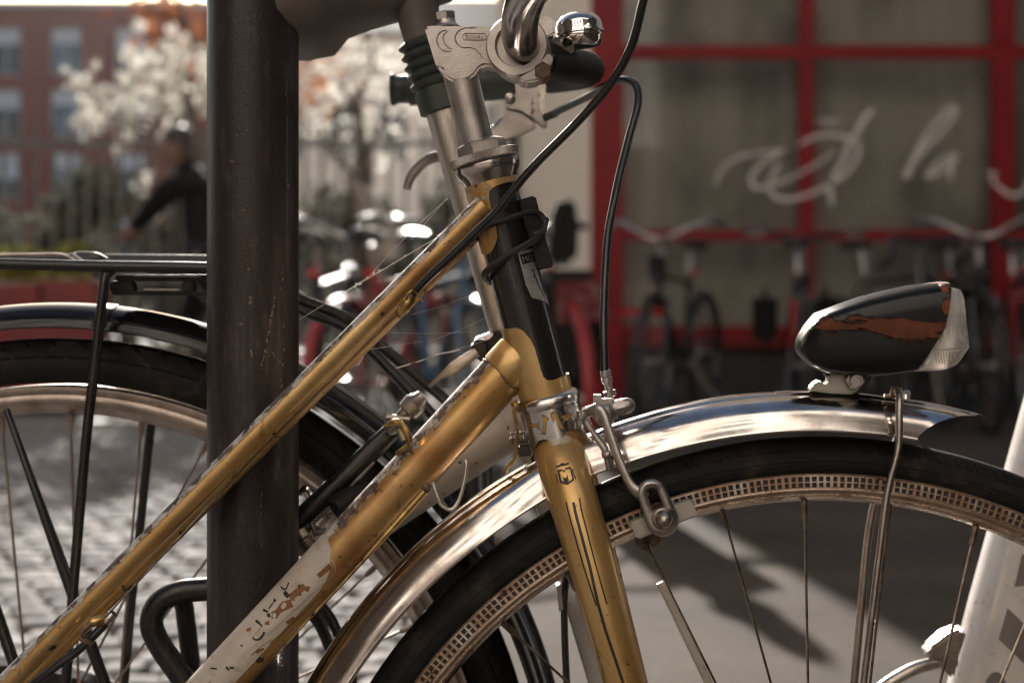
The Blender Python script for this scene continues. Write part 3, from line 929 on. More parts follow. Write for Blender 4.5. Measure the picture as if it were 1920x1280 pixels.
# the boundary rises steeply at the tongue, so rows come from the table
lug1 = hd.patch(ph, lambda p: 331, lambda p: interp(up_tab, p), 10, .0013)
part('upper_lug', lug1, M['goldlug'], gold, smooth=40)
lo_tab = [(-180, 660), (-110, 615), (-90, 606), (-60, 604), (-30, 606), (-18, 614), (-6, 628), (2, 645), (6, 662), (5.9, 662), (-2, 690)]
def lo_edge(p):
    if p < -25: return interp([(-180, 660), (-110, 618), (-90, 606), (-60, 605), (-25, 607)], p)
    return interp([(-25, 607), (-12, 617), (-3, 632), (1.5, 650), (2.2, 690), (4, 704), (10, 711), (22, 714), (60, 712), (180, 712)], p)
ph = list(range(-180, -24, 6)) + [-20, -16, -12, -8, -5, -3, -1, .5, 1.5, 1.9, 2.2, 3, 4, 6, 10, 15, 22] + list(range(30, 181, 10))
lug2 = hd.patch(ph, lo_edge, lambda p: 744, 10, .0016)
part('lower_lug', lug2, M['goldclean'], gold, smooth=40)

# ---- silver maker's label on the head tube
lab = hd.patch([18, 24, 30, 38, 46, 54, 62, 70, 78, 84], lambda p: 476 + (84 - p) * .02, lambda p: 560 + (p - 18) * .38 - max(0, (24 - p)) * 4, 8, .00035, thick=False)
badge = part('head_badge', lab, M['label'], headtube, 'silver foil maker label with black lettering')
mm = MB()
def strip(cyl, pts, w, lift=.00055):
    """printed stroke on the cylinder; pts (phi, row), w in rows"""
    k = 47.0
    q = [Vector((k * R(p), v, 0)) for p, v in pts]
    L_, R_ = [], []
    for i, a in enumerate(q):
        t = (q[min(i + 1, len(q) - 1)] - q[max(i - 1, 0)]).normalized()
        nn = Vector((-t.y, t.x, 0)) * w / 2
        L_.append(a + nn); R_.append(a - nn)
    f = lambda a: cyl.at(a.x / k, a.y, lift)
    rings = [[f(a), f(b)] for a, b in zip(L_, R_)]
    mm.loft(rings, closed=False, caps=False)
bandtop = [[hd.at(R(p), 483, .00045), hd.at(R(p), 501, .00045)] for p in range(22, 83, 6)]
mm.loft(bandtop, closed=False, caps=False)
strip(hd, [(40, 516), (50, 515), (46, 522), (52, 545), (58, 558), (60, 566)], 3.2)
strip(hd, [(64, 512), (66, 535), (70, 561)], 4.5)
strip(hd, [(70, 561), (74, 556), (74, 546)], 3.2)
strip(hd, [(72, 512), (75, 530), (77, 545)], 4.0)
strip(hd, [(41, 527), (47, 526)], 3.0)
part('badge_print', mm, M['ink'], headtube)

def text_mesh(body, size, shear=0.0):
    cu = bpy.data.curves.new('lettering', 'FONT')
    cu.body = body
    cu.size = size
    cu.shear = shear
    cu.resolution_u = 3
    o = bpy.data.objects.new('lettering', cu)
    COL.objects.link(o)
    bpy.context.view_layer.update()
    me = o.evaluated_get(bpy.context.evaluated_depsgraph_get()).to_mesh()
    vs_ = [v.co.copy() for v in me.vertices]
    fs_ = [tuple(p.vertices) for p in me.polygons]
    o.evaluated_get(bpy.context.evaluated_depsgraph_get()).to_mesh_clear()
    bpy.data.objects.remove(o)
    bpy.data.curves.remove(cu)
    return vs_, fs_
tv, tf = text_mesh('MOTO', 16.5)
xm = max(p.x for p in tv)
mm = MB()
mm.add([hd.at(R(24) + p.x / xm * 48 / 47.0, 498.5 - p.y, .0006) for p in tv], tf)
part('badge_lettering', mm, M['label'], headtube, smooth=0)

# ---- frame tubes
top = MB().tube([P(909, 384, .893), P(560, 733, .893), P(200, 1093, .893), P(-260, 1553, .90)], px(20.5, .893), 28)
part('top_tube', top, M['goldtop'], gold)
far = MB().tube([P(914, 407, .915), P(560, 761, .921), P(200, 1121, .921), P(-260, 1581, .915)], px(19.8, .92), 24)
part('side_tube', far, M['goldtop'], gold)
dn = Cyl((1022, 616), (250, 1453), .9115, px(45.5, .908), (616, 1453))
part('down_tube', MB().lathe(dn.A, dn.e, [(dn.r * .8, .0185), (dn.r, .022), (dn.r, dn.L)], 48), M['gold'], gold)
# short lug sleeve over the top of the down tube, ragged rusty seam at its end
slv = [(dn.r * .86, .0185), (dn.r + .0009, .024), (dn.r + .0010, .0385), (dn.r + .0007, .0392), (dn.r - .0003, .0394)]
m = MB().lathe(dn.A, dn.e, slv, 48)
part('lug_sleeve', m, M['goldclean'], gold)
seam = MB()
rs = random.Random(3)
pts = [dn.at(R(a), 616 + (.0400 + .0011 * math.sin(a / 19) + rs.uniform(-.0003, .0003)) / dn.L * (1453 - 616), .0002) for a in range(-100, 100, 6)]
seam.tube(pts, .0006, 6)
for k in range(1, len(pts) - 1):
    if rs.random() < .75:
        a = pts[k]
        seam.tube([a, a + dn.e * rs.uniform(-.002, .002) + Vector((rs.uniform(-.0012, .0012), -.0001, rs.uniform(-.001, .001)))], [.0003, .0001], 4)
part('seam_rust', seam, M['rusty'], gold)
# worn white decal panel and what is left of its letters
def dn_v(n_along):   # row along the tube axis
    return n_along
pan = dn.patch(list(range(-118, 31, 6)), lambda p: 1032 + interp([(-118, 10), (-60, -8), (-20, 0), (10, 22), (22, 38), (30, 66)], p), lambda p: 1452, 24, .0003, thick=False)
part('decal_panel', pan, M['decalwhite'], gold, 'worn whitish decal panel with scraps of black letters')
def on_down(u, v, lift):
    # pixel -> (phi, row) on the down tube
    ax = Vector((250 - 1022, 1453 - 616)).normalized()
    q = Vector((u - 1022, v - 616))
    s = q.dot(ax)
    w = q.x * ax.y - q.y * ax.x        # + to the lower right
    phi = math.asin(max(-1, min(1, w / 45.5)))
    row = 616 + s / Vector((250 - 1022, 1453 - 616)).length * (1453 - 616)
    return dn.at(phi, row, lift)
mm = MB()
cz = lambda p: (360 + p[0] / 4.572, 1000 + p[1] / 4.572)
def stroke(mb, pts, w, lift):
    q = [Vector(cz(p)) for p in pts]
    rings = []
    for i, a in enumerate(q):
        t = (q[min(i + 1, len(q) - 1)] - q[max(i - 1, 0)]).normalized()
        nn = Vector((-t.y, t.x)) * (w * rs.uniform(.7, 1.3)) / 4.572 / 2
        rings.append([on_down(*(a + nn), lift), on_down(*(a - nn), lift)])
    mb.loft(rings, closed=False, caps=False)
for pts, w in (([(785, 425), (805, 440), (825, 440)], 18), ([(858, 388), (848, 412), (832, 445)], 13), ([(822, 458), (840, 478), (862, 496)], 34),
               ([(742, 525), (735, 548)], 22), ([(728, 552), (708, 580), (690, 602)], 9), ([(640, 618), (665, 622), (685, 630)], 20), ([(688, 640), (700, 668)], 30),
               ([(578, 706), (605, 716), (625, 732), (640, 742)], 18), ([(657, 788), (650, 808), (628, 838), (600, 855), (572, 852), (558, 832)], 17),
               ([(942, 400), (962, 408)], 24), ([(955, 470), (966, 478)], 18), ([(905, 516), (915, 522)], 14), ([(335, 1085), (352, 1100), (365, 1112)], 20),
               ([(365, 1085), (385, 1092), (402, 1085)], 14), ([(195, 1112), (220, 1108), (255, 1106)], 9), ([(455, 905), (475, 910)], 14), ([(480, 1000), (486, 1006)], 9),
               ([(10, 1250), (50, 1262)], 16), ([(640, 745), (600, 785), (560, 825)], 3), ([(870, 490), (930, 440)], 4)):
    stroke(mm, pts, w, .0006)
part('letter_scraps', mm, M['ink'], gold, smooth=0)
mm = MB()
for pts, w in (([(735, 655), (775, 615), (820, 570), (890, 545)], 60), ([(870, 505), (925, 460), (985, 410), (1035, 430)], 46), ([(660, 720), (700, 712)], 30), ([(1110, 320), (1190, 250), (1215, 235)], 48),
               ([(500, 790), (540, 770)], 24), ([(580, 960), (650, 930)], 18), ([(150, 1250), (210, 1200)], 7), ([(840, 715), (905, 668)], 26), ([(545, 985), (640, 900), (720, 850)], 7),
               ([(700, 890), (980, 640), (1180, 440)], 9)):
    mm = MB()
    stroke(mm, pts, w, .00045)
    part('rust_scab', mm, M['scab'], gold, smooth=0)
# decal outline
mm = MB()
stroke(mm, [(1205, 165), (1238, 200), (1255, 250), (1248, 292), (1190, 350), (1000, 520), (760, 745), (480, 985)], 7, .0005)
part('decal_border', mm, M['label'], gold, smooth=0)

# ---- cable stops, guides, bare cables
m = MB()
m.tube([P(748, 590, .884), P(757, 578, .880), P(766, 566, .878), P(771, 556, .880)], [px(7, .88), px(12, .88), px(11, .88), px(8, .88)], 14, smooth=3)
part('cable_stop', m, M['brass'], gold, smooth=60)
m = MB().tube([P(762, 562, .876), P(764, 552, .872), P(772, 545, .872), P(780, 548, .874), P(786, 556, .880), P(792, 564, .888)], px(2.6, .88), 8, smooth=5)
part('wire_clip', m, M['brass'], gold)
m = MB()
m.tube([P(205, 1152, .880), P(190, 1162, .874), P(172, 1166, .872), P(158, 1178, .876), P(150, 1195, .884)], [px(9, .88), px(11, .88), px(9, .88), px(6, .88), px(4, .88)], 12, smooth=4)
part('cable_stop', m, M['brass'], gold, smooth=60)
m = MB().tube([P(172, 1168, .870), P(156, 1182, .868), P(152, 1196, .868), P(162, 1202, .868), P(172, 1206, .872)], px(4.5, .87), 8, smooth=5)
part('wire_clip', m, M['rusty'], gold)
m = MB().lathe(P(205, 1158, .875), P(190, 1173, .875) - P(205, 1158, .875), [(px(9, .875), -.004), (px(10, .875), -.002), (px(10, .875), .003), (px(7, .875), .004)], 14)
part('ferrule', m, M['chromeclean'], gold)
m = MB().tube([P(200, 1166, .876), P(170, 1197, .874), P(140, 1224, .874), P(95, 1256, .874), P(40, 1300, .876)], px(8, .875), 12, smooth=5)
part('rear_brake_cable', m, M['cable'], gold)
m = MB().tube([P(744, 586, .884), P(480, 853, .900), P(203, 1150, .880)], px(2.0, .88), 6)
part('bare_cable', m, M['steel'], gold)
m = MB().tube([P(745, 850, .905), P(756, 842, .897), P(767, 831, .893), P(768, 820, .891), P(760, 806, .892), P(750, 793, .895), P(740, 790, .896), P(729, 794, .898), P(718, 799, .900)], [px(5, .9), px(5, .9), px(4.5, .9), px(5.5, .9), px(7, .9), px(7, .9), px(6, .9), px(4, .9), px(1.5, .9)], 10, smooth=4)
part('cable_hook', m, M['brass'], gold)
m = MB().lathe(P(799, 913, .884), (0.2, -1, .1), [(px(9, .885), -.003), (px(9, .885), .002), (px(6, .885), .0035), (px(1, .885), .004)], 12)
part('guide_screw', m, M['rusty'], gold)
m = MB().tube([P(812, 905, .893), P(816, 922, .89), P(826, 945, .889), P(845, 955, .889), P(860, 938, .89), P(870, 905, .891), P(875, 872, .892), P(873, 862, .893)], px(3.6, .89), 10, smooth=6)
part('guide_wire', m, M['silver'], gold)
m = MB().tube([P(797, 920, .880), P(770, 950, .881), P(730, 995, .881), P(650, 1085, .882), P(560, 1180, .884)], [px(7, .88), px(8, .88), px(6, .88), px(3, .88), px(2.5, .88)], 10, smooth=3)
part('bottle_boss_strip', m, M['brass'], gold)
m = MB().tube([P(963, 756, .898), P(968, 762, .895), P(964, 772, .895), P(969, 800, .895), P(970, 830, .897), P(966, 858, .9), P(952, 875, .903), P(947, 886, .906)], [px(6, .9), px(6, .9), px(3.5, .9), px(3, .9), px(3, .9), px(4, .9), px(4, .9), px(3, .9)], 10, smooth=5)
part('lamp_wire', m, M['brass'], gold)
coil = [P(957, 822, .91) + (P(992, 818, .91) - P(957, 822, .91)) * (k / 80) + Vector((0, math.cos(k * .62) * px(10, .91), math.sin(k * .62) * px(10, .91))) for k in range(81)]
part('spring_bolt', MB().tube(coil, px(2.4, .91), 6).tube([P(955, 822, .91), P(1000, 817, .91)], px(7, .91), 10), M['steel'], gold)
part('rubber_stop', MB().box(P(985, 842, .915), (px(32, .91), .014, px(22, .91))), M['rubber'], gold, bevel=.0015)

# ---- headset
def hset(v): return hd.A + HAX * ((v - 330) / 415 * hd.L)
def pr(n): return px(n, D0)
m = MB().lathe(hset(304), HAX, [(pr(56), 0), (pr(62), pr(3)), (pr(63), pr(12)), (pr(60), pr(22)), (pr(52), pr(33)), (pr(50), pr(42)), (pr(49), pr(44))], 48)
part('headset_cup', m, M['chrome'], gold)
m = MB()
rings = []
for h_, r_ in ((0, 60), (2, 65.5), (15, 66), (18, 62), (19, 50)):
    ring = []
    for k in range(240):
        rr = r_ - (1.1 if (k % 2 and 60 < r_) else 0)
        a = 2 * PI * k / 240
        f = hd.f * math.cos(a) + hd.t * math.sin(a)
        ring.append(hset(287) + HAX * pr(h_) + f * pr(rr))
    rings.append(ring)
m.loft(rings)
part('lock_ring', m, M['alu'], gold, 'knurled grey headset lock ring', smooth=0)
m = MB().lathe(hset(265), HAX, [(pr(36), pr(-2)), (pr(44), pr(2)), (pr(48), pr(5)), (pr(48), pr(24))], 6, ang0=.35)
part('headset_nut', m, M['alu'], gold, bevel=.0006)
m = MB().lathe(hset(741), HAX, [(pr(48), pr(-4)), (pr(57), pr(0)), (pr(61), pr(6)), (pr(62), pr(14)), (pr(60), pr(21)), (pr(50), pr(24))], 48)
part('crown_race', m, M['satin'], gold)
# scalloped crown cap with a cut-out letter and wings
ckr = Cyl((977 + .26 * (760 - 560), 760), (977 + .26 * (860 - 560), 860), D0, pr(57), (760, 860))
sc_tab = [(-180, 842), (-120, 846), (-100, 850), (-88, 848), (-80, 845), (-66, 838), (-50, 822), (-36, 812), (-24, 811), (-16, 815), (-8, 822), (-2, 827), (4, 824), (10, 815), (18, 808), (30, 806), (42, 810), (54, 816), (62, 822), (72, 815), (90, 812), (120, 822), (180, 842)]
cap = ckr.patch(list(range(-180, 181, 3)), lambda p: 760, lambda p: interp(sc_tab, p), 5, .0004)
crown = part('crown_cap', cap, M['satin'], gold, 'chrome crown cap with scalloped lower edge and cut-out winged letter')
def crown_print(grow, lift, name, mat):
    mm_ = MB()
    # image offsets from crop (860,560)x4 converted to (phi,row)
    def cv(p):
        u = 860 + p[0] / 4.0; v = 560 + p[1] / 4.0
        w = (u - (977 + .26 * (v - 560)))
        vv = v + w * .25
        uu = 977 + .26 * (vv - 560)
        w2 = (u - uu) / .968
        return math.degrees(math.asin(max(-1, min(1, w2 / 57.4)))), vv
    for poly in ([(622, 858), (640, 862), (668, 885), (652, 905), (646, 980), (622, 978), (632, 905)],
                 [(688, 842), (712, 835), (730, 850), (775, 945), (745, 950), (722, 885), (716, 878), (706, 905), (694, 870)],
                 [(520, 935), (548, 918), (598, 905), (590, 928), (606, 958), (590, 952), (568, 945)],
                 [(755, 862), (790, 848), (838, 838), (832, 862), (805, 885), (785, 890), (780, 905), (770, 900), (778, 878)]):
        c = Vector((sum(p[0] for p in poly) / len(poly), sum(p[1] for p in poly) / len(poly)))
        pp = [c + (Vector(p) - c) * (1 + grow) for p in poly]
        f = [ckr.at(R(cv(p)[0]), cv(p)[1], lift) for p in pp]
        mm_.add(f, [tuple(range(len(f)))])
    part(name, mm_, mat, crown, smooth=0)
crown_print(.22, .00055, 'cutout_edge', M['rusty'])
crown_print(0, .0007, 'cutout', M['goldclean'])

# ---- fork
def fork_blade(side):
    q = []
    for u, v, off in ((1026, 755, .000), (1036, 800, -.001), (1042, 824, -.001), (1047, 842, .0035), (1057, 878, .018), (1083, 965, .035), (1105, 1040, .042), (1129, 1125, .047), (1172, 1283, .050), (1225, 1470, .051), (1270, 1600, .051), (1340, 1720, .052), (1440, 1800, .052), (1537, 1820, .052)):
        d = D0
        p = P(u, v, D0)
        # keep the photographed column: scale the point towards the lens for the near blade
        if side < 0:
            p = P(u, v, D0 - off)
        else:
            q0 = P(u, v, D0 - off)
            p = Vector((q0.x + .004, D0 + off, q0.z))
        q.append(p)
    r_ = [px(46, .9), px(47, .9), px(48, .9), px(48.5, .89), px(48, .885), px(46.5, .875), px(44.5, .87), px(42.5, .865), px(38.5, .862), px(33, .86), px(28, .86), px(24, .86), px(20, .86), px(18, .86)]
    return catmull(q, 5), r_
bl, br = fork_blade(-1)
fork = part('fork_blade', MB().tube(bl, br, 40), M['goldclean'], gold)
bl2, br2 = fork_blade(1)
part('fork_blade', MB().tube(bl2, br2, 24), M['gold'], gold)
# print on the near blade: rays from the lens to the blade surface
brs = lerp_list(br, len(bl))
def on_fork(u, v, lift=.0004):
    best = None
    o = Vector((0, 0, H)); dr = (P(u, v, 1.0) - o).normalized()
    for i in range(len(bl) - 1):
        for k in range(4):
            t = k / 4
            c = bl[i].lerp(bl[i + 1], t); rr = brs[i] * (1 - t) + brs[i + 1] * t + lift
            ax_ = (bl[i + 1] - bl[i]).normalized()
            # ray / infinite cylinder
            w0 = o - c
            a_ = dr - ax_ * dr.dot(ax_); b_ = w0 - ax_ * w0.dot(ax_)
            A = a_.dot(a_); B = 2 * a_.dot(b_); C_ = b_.dot(b_) - rr * rr
            disc = B * B - 4 * A * C_
            if disc < 0: continue
            tt = (-B - math.sqrt(disc)) / (2 * A)
            hit = o + dr * tt
            e = abs((hit - c).dot(ax_))
            if best is None or e < best[0]: best = (e, hit)
    return best[1] if best else P(u, v, .86)
c4 = lambda p: (940 + p[0] / 4.267, 820 + p[1] / 4.267)
mm = MB()
def fpoly(pts, cvt=c4):
    f = [on_fork(*cvt(p)) for p in pts]
    mm.add(f, [tuple(range(len(f)))])
fpoly([(437, 228), (470, 214), (472, 206), (500, 200), (503, 208), (538, 198), (542, 210), (505, 222), (470, 228), (440, 240)])
fpoly([(448, 262), (546, 232), (549, 246), (452, 276)])
fpoly([(448, 262), (462, 258), (484, 358), (470, 362)])
fpoly([(546, 232), (557, 240), (583, 335), (571, 340)])
fpoly([(470, 362), (474, 345), (536, 360), (528, 378)])
fpoly([(528, 378), (530, 360), (575, 325), (584, 338)])
fpoly([(488, 300), (500, 318), (520, 322), (527, 290), (541, 342), (533, 362), (500, 366), (497, 340)])
fpoly([(486, 262), (514, 255), (500, 278)])
fpoly([(430, 294), (442, 294), (446, 320), (452, 366), (444, 362), (440, 320)])
fpoly([(566, 255), (580, 252), (578, 262), (574, 268), (584, 290), (600, 324), (594, 334), (578, 296), (566, 266)])
def fstripe(pts, w):
    q = [Vector(p) for p in pts]
    q2 = []
    for a, b in zip(q, q[1:]):
        n_ = max(2, int((b - a).length / 14))
        q2 += [a.lerp(b, i / n_) for i in range(n_)]
    q2.append(q[-1])
    rings = []
    for i, a in enumerate(q2):
        t = (q2[min(i + 1, len(q2) - 1)] - q2[max(i - 1, 0)]).normalized()
        nn = Vector((-t.y, t.x)) * w / 2
        rings.append([on_fork(*(a + nn)), on_fork(*(a - nn))])
    mm.loft(rings, closed=False, caps=False)
fstripe([(1061, 940), (1066, 962), (1092, 1055), (1118, 1135)], 2.6)
fstripe([(1075, 941), (1080, 965), (1106, 1062), (1121, 1130), (1135, 1180), (1172, 1290)], 5.5)
fstripe([(1086.5, 933), (1090, 955), (1116, 1055), (1138, 1132)], 2.8)
part('fork_print', mm, M['ink'], fork, 'black shield emblem with letter and three pinstripes', smooth=0)

# ---- front wheel
WC = P(1537, 1820, D0)
def ringprof(mb, c, prof, a0, a1, n, closed_prof=False):
    """sweep (radius, y offset) profile round the Y axis; angle from straight up, + to the right"""
    rings = []
    full = abs(a1 - a0) >= 360
    for k in range(n if full else n + 1):
        a = R(a0 + (a1 - a0) * k / n)
        s, cc = math.sin(a), math.cos(a)
        rings.append([Vector((c.x + r_ * s, c.y + y_, c.z + r_ * cc)) for r_, y_ in prof])
    mb.loft(rings, closed=closed_prof, caps=False, loop=full)
    return mb
RT = .342
rim_p = [(.3225, -.0105), (.3225, -.0135), (.3195, -.0142), (.3187, -.0138), (.3113, -.0138), (.3106, -.0143), (.3085, -.0140), (.3072, -.0128), (.3040, -.0090), (.3015, -.003), (.3015, .003), (.3040, .0090), (.3072, .0128), (.3085, .0140), (.3195, .0142), (.3225, .0135), (.3225, .0105), (.318, .0105), (.318, -.0105)]
wheel = part('front_wheel', ringprof(MB(), WC, rim_p, 0, 360, 240, True), M['rim'], gold, smooth=50)
tp = []
for k in range(25):
    a = R(-118 + 236 * k / 24)
    tp.append((.3262 + .0158 * math.cos(a), .0172 * math.sin(a)))
tp = [(r_ if r_ > .3205 else .3205, y_) for r_, y_ in tp]
tyre_f = part('tyre', ringprof(MB(), WC, tp, 0, 360, 200, False), M['tyre'], wheel, smooth=60)
mm = MB()
for k in range(330):      # moulded shoulder ribs
    a0 = 2 * PI * k / 330
    q = []
    for rr, yy, da in ((.3392, -.0098, 0), (.3392, -.0098, .0085), (.3345, -.0146, .0150), (.3345, -.0146, .0065)):
        q.append(Vector((WC.x + rr * math.sin(a0 + da), WC.y + yy, WC.z + rr * math.cos(a0 + da))))
    nn_ = Vector((math.sin(a0) * .7, -.7, math.cos(a0) * .7)) * .0006
    mm.add([p_ - nn_ for p_ in q] + [p_ + nn_ for p_ in q], [(4, 5, 6, 7), (0, 1, 5, 4), (1, 2, 6, 5), (2, 3, 7, 6), (3, 0, 4, 7)])
for rr, yy in ((.3262, -.0170), (.3285, -.0171), (.3238, -.0168)):
    pts = [Vector((WC.x + rr * math.sin(2 * PI * k / 160), WC.y + yy, WC.z + rr * math.cos(2 * PI * k / 160))) for k in range(160)]
    mm.tube(pts, .0004, 5, loop=True, caps=False)
part('tread', mm, M['tyre'], wheel, kind='stuff', smooth=0)
# two rows of knurling pressed into the rim side
mm = MB(); mp = MB()
ringprof(mp, WC, [(.3186, -.01395), (.3114, -.01395)], 0, 360, 240)
NK = 452
ringprof(mm, WC, [(.3190, -.01385), (.3190, -.0150), (.3185, -.0150), (.3185, -.01385)], 0, 360, 240)
ringprof(mm, WC, [(.3154, -.01385), (.3154, -.0149), (.3147, -.0149), (.3147, -.01385)], 0, 360, 240)
ringprof(mm, WC, [(.3117, -.01385), (.3117, -.0148), (.3113, -.0148), (.3113, -.01385)], 0, 360, 240)
for k in range(NK):
    a = 2 * PI * k / NK
    for r0, r1 in ((.3153, .3189), (.3114, .3149)):
        wv = .00078 + .00016 * math.sin(k * 7.3)
        c_, s_ = math.cos(a), math.sin(a)
        vs_ = []
        for rr in (r0, r1):
            for ww in (-wv, wv):
                for yy in (-.0139, -.0151):
                    vs_.append((WC.x + rr * s_ + ww * c_, WC.y + yy, WC.z + rr * c_ - ww * s_))
        mm.add(vs_, [(1, 3, 7, 5), (0, 1, 5, 4), (2, 6, 7, 3), (0, 2, 3, 1), (4, 5, 7, 6)])
part('knurling', mm, M['knurl'], wheel, 'coppery double row of square knurling', smooth=0, kind='stuff')
part('knurl_groove', mp, M['pit'], wheel)
hub = MB().lathe(WC - Vector((0, .05, 0)), (0, 1, 0), [(.005, 0), (.009, .001), (.009, .012), (.012, .014), (.026, .016), (.026, .019), (.014, .021), (.014, .079), (.026, .081), (.026, .084), (.012, .086), (.009, .088), (.009, .1)], 24)
part('hub', hub, M['steel'], wheel)
sp_me = {}
for offm in (.022, -.010, .020, -.024):
    for fl in (-.030, .030):
        mb_ = MB()
        A_ = Vector((-0.0, .0018 * (1 if fl > 0 else -1), .3025)); B_ = Vector((offm, fl, math.sqrt(max(.024 ** 2 - offm ** 2, 1e-6))))
        mb_.tube([A_, B_], .0009, 6)
        d_ = (B_ - A_).normalized()
        mb_.lathe(A_ - d_ * .001, d_, [(.0024, 0), (.0021, .004), (.0021, .0125), (.0016, .014)], 8)
        me = mesh_of('spoke', mb_, M['spoke'], smooth=40)
        sp_me[(offm, fl)] = me
loc = WC - ORG[wheel.name]
base = [(-22.2, .022, -.03), (-11.9, .022, .03), (-1.9, -.010, -.03), (8.6, .020, .03), (19.2, .022, -.03)]
angs = base + [(-22.2 - 10.1 * k, (.022, -.024)[k % 2], (.03, -.03)[k % 2]) for k in range(1, 17)] + [(19.2 + 10.1 * k, (-.024, .022)[k % 2], (.03, -.03)[k % 2]) for k in range(1, 15)]
for a, o_, fl in angs:
    inst('spoke', sp_me[(o_, fl)], wheel, loc, (0, R(a), 0))
m = MB().tube([P(1238, 1091, .887), P(1262, 1140, .887), P(1334, 1290, .888)], px(8.5, .887), 10, flat=.55)
part('spoke_reflector', m, M['padgrey'], wheel, 'pale greenish reflector stick on a spoke')
m = MB().tube([P(1212, 1018, .897), P(1214, 1027, .893)], px(22, .89), 16)
part('valve_nut', MB().lathe(P(1215, 1006, .914), (0.0, -1, 0), [(px(24, .9), -.003), (px(26, .9), .001), (px(22, .9), .003)], 20), M['rusty'], wheel)

# ---- mudguard
FC = Vector((WC.x - .0085, D0, WC.z + .0040))
half = [(0, .3672), (.004, .3671), (.0075, .3666), (.0085, .3652), (.0100, .3648), (.0140, .3635), (.0180, .3605), (.0215, .3565), (.0240, .3520), (.0255, .3480), (.0262, .3450)]
prof = [(r_, -y_) for y_, r_ in half[::-1]] + [(r_, y_) for y_, r_ in half[1:]]
mm = MB()
NA = 160
def end_front(y): return 18.0 - 7.4 * (abs(y) / .0262) ** 1.5
outer, inner = [], []
for k in range(NA + 1):
    ro, ri = [], []
    for r_, y_ in prof:
        a = R(-112 + (end_front(y_) + 112) * k / NA)
        # nose of the mudguard lifts and flattens a little
        lift = .0 + .0008 * max(0, math.degrees(a) - 8) * .3
        rr = r_ + lift
        wob = .00035 * noise.noise(Vector((a * 9, y_ * 60, 0)))
        for lst, th in ((ro, 0), (ri, .0007)):
            yy = y_ * (1 - th * 25) * (1 - .34 * math.exp(-((math.degrees(a) + 25.5) / 6.0) ** 2))
            lst.append(Vector((FC.x + (rr - th + wob) * math.sin(a), FC.y + yy, FC.z + (rr - th + wob) * math.cos(a))))
    outer.append(ro); inner.append(ri)
mm.loft(outer, closed=False, caps=False)
mm.loft(inner, closed=False, caps=False)
n_ = len(prof)
def edge(a, b):
    mm.loft([a, b], closed=False, caps=False)
edge([o[0] for o in outer], [o[0] for o in inner]); edge([o[-1] for o in outer], [o[-1] for o in inner]); edge(outer[-1], inner[-1]); edge(outer[0], inner[0])
guard = part('front_mudguard', mm, M['chrome'], gold, 'scratched chrome front mudguard with a pointed nose', smooth=50)
# rolled edges
for s in (-1, 1):
    pts = []
    for k in range(0, NA + 1, 2):
        a = R(-112 + (end_front(.0262) + 112) * k / NA)
        pts.append(Vector((FC.x + .3450 * math.sin(a), FC.y + s * .0262 * (1 - .34 * math.exp(-((math.degrees(a) + 25.5) / 6.0) ** 2)), FC.z + .3450 * math.cos(a))))
    part('rolled_edge', MB().tube(pts, .0011, 6), M['chrome'], guard)
m = MB().tube([P(1680, 731, .893), P(1686, 742, .884), P(1686, 770, .879), P(1684, 840, .876), P(1664, 921, .874), P(1649, 1036, .872), P(1634, 1160, .87), P(1618, 1290, .87), P(1560, 1780, .862)], [px(8, .88)] + [px(6.8, .88)] * 8, 12, smooth=5)
part('mudguard_stay', m, M['steel'], guard)
m = MB().tube([P(1700, 735, .93), P(1690, 800, .942), P(1636, 958, .944), P(1616, 1125, .944), P(1600, 1290, .945), P(1550, 1780, .955)], px(7.6, .944), 12, smooth=5)
part('mudguard_stay', m, M['steel'], guard)
m = MB().lathe(P(1680, 742, .893), (0.08, 0, 1), [(px(12, .89), 0), (px(12.5, .89), .0015), (px(11, .89), .0052), (px(9, .89), .0058)], 10)
part('stay_bolt', m, M['rusty'], guard)
m = MB().tube([P(1658, 742, .9), P(1676, 741, .9)], px(5, .9), 8)
part('stay_rivet', m, M['copper'], guard)

# ---- headlamp
lampd = .905
secs = [([(1498, 655), (1499, 657), (1500, 660)], .002), ([(1506, 632), (1503, 655), (1509, 671)], .0105), ([(1520, 611), (1511, 650), (1526, 688)], .0150), ([(1541, 588), (1538, 640), (1551, 700)], .0195), ([(1585, 571), (1580, 635), (1585, 705)], .0225),
        ([(1626, 557), (1620, 630), (1620, 706)], .0245), ([(1670, 546), (1662, 625), (1658, 704)], .0258), ([(1720, 535), (1712, 620), (1690, 700)], .0265), ([(1776, 528), (1760, 612), (1708, 697)], .0268)]
def lamp_ring(line, hd_, nn=40, ex=.45):
    ring = []
    for k in range(nn):
        a = 2 * PI * k / nn
        cx_, sy_ = math.cos(a), math.sin(a)
        s = (1 - math.copysign(abs(cx_) ** ex, cx_)) / 2
        y = math.copysign(abs(sy_) ** ex, sy_) * hd_
        t = s * (len(line) - 1); i = min(int(t), len(line) - 2); f = t - i
        u = line[i][0] + (line[i + 1][0] - line[i][0]) * f; v = line[i][1] + (line[i + 1][1] - line[i][1]) * f
        p = P(u, v, lampd - .012)
        ring.append(Vector((p.x, lampd + y, p.z)))
    return ring
lampb = part('headlamp', MB().loft([lamp_ring(l, h_) for l, h_ in secs]), M['lamp'], gold, 'black bullet headlamp with rust patches', smooth=50)
l0 = [(1774, 535), (1762, 600), (1752, 640), (1738, 672), (1706, 697)]
l1 = [(1797, 541), (1799, 600), (1804, 645), (1782, 682), (1750, 695)]
l2 = [(1798, 543), (1801, 601), (1806, 650), (1783, 682), (1757, 693)]
def lr(line, hd_): return lamp_ring(line, hd_, 40, .45)
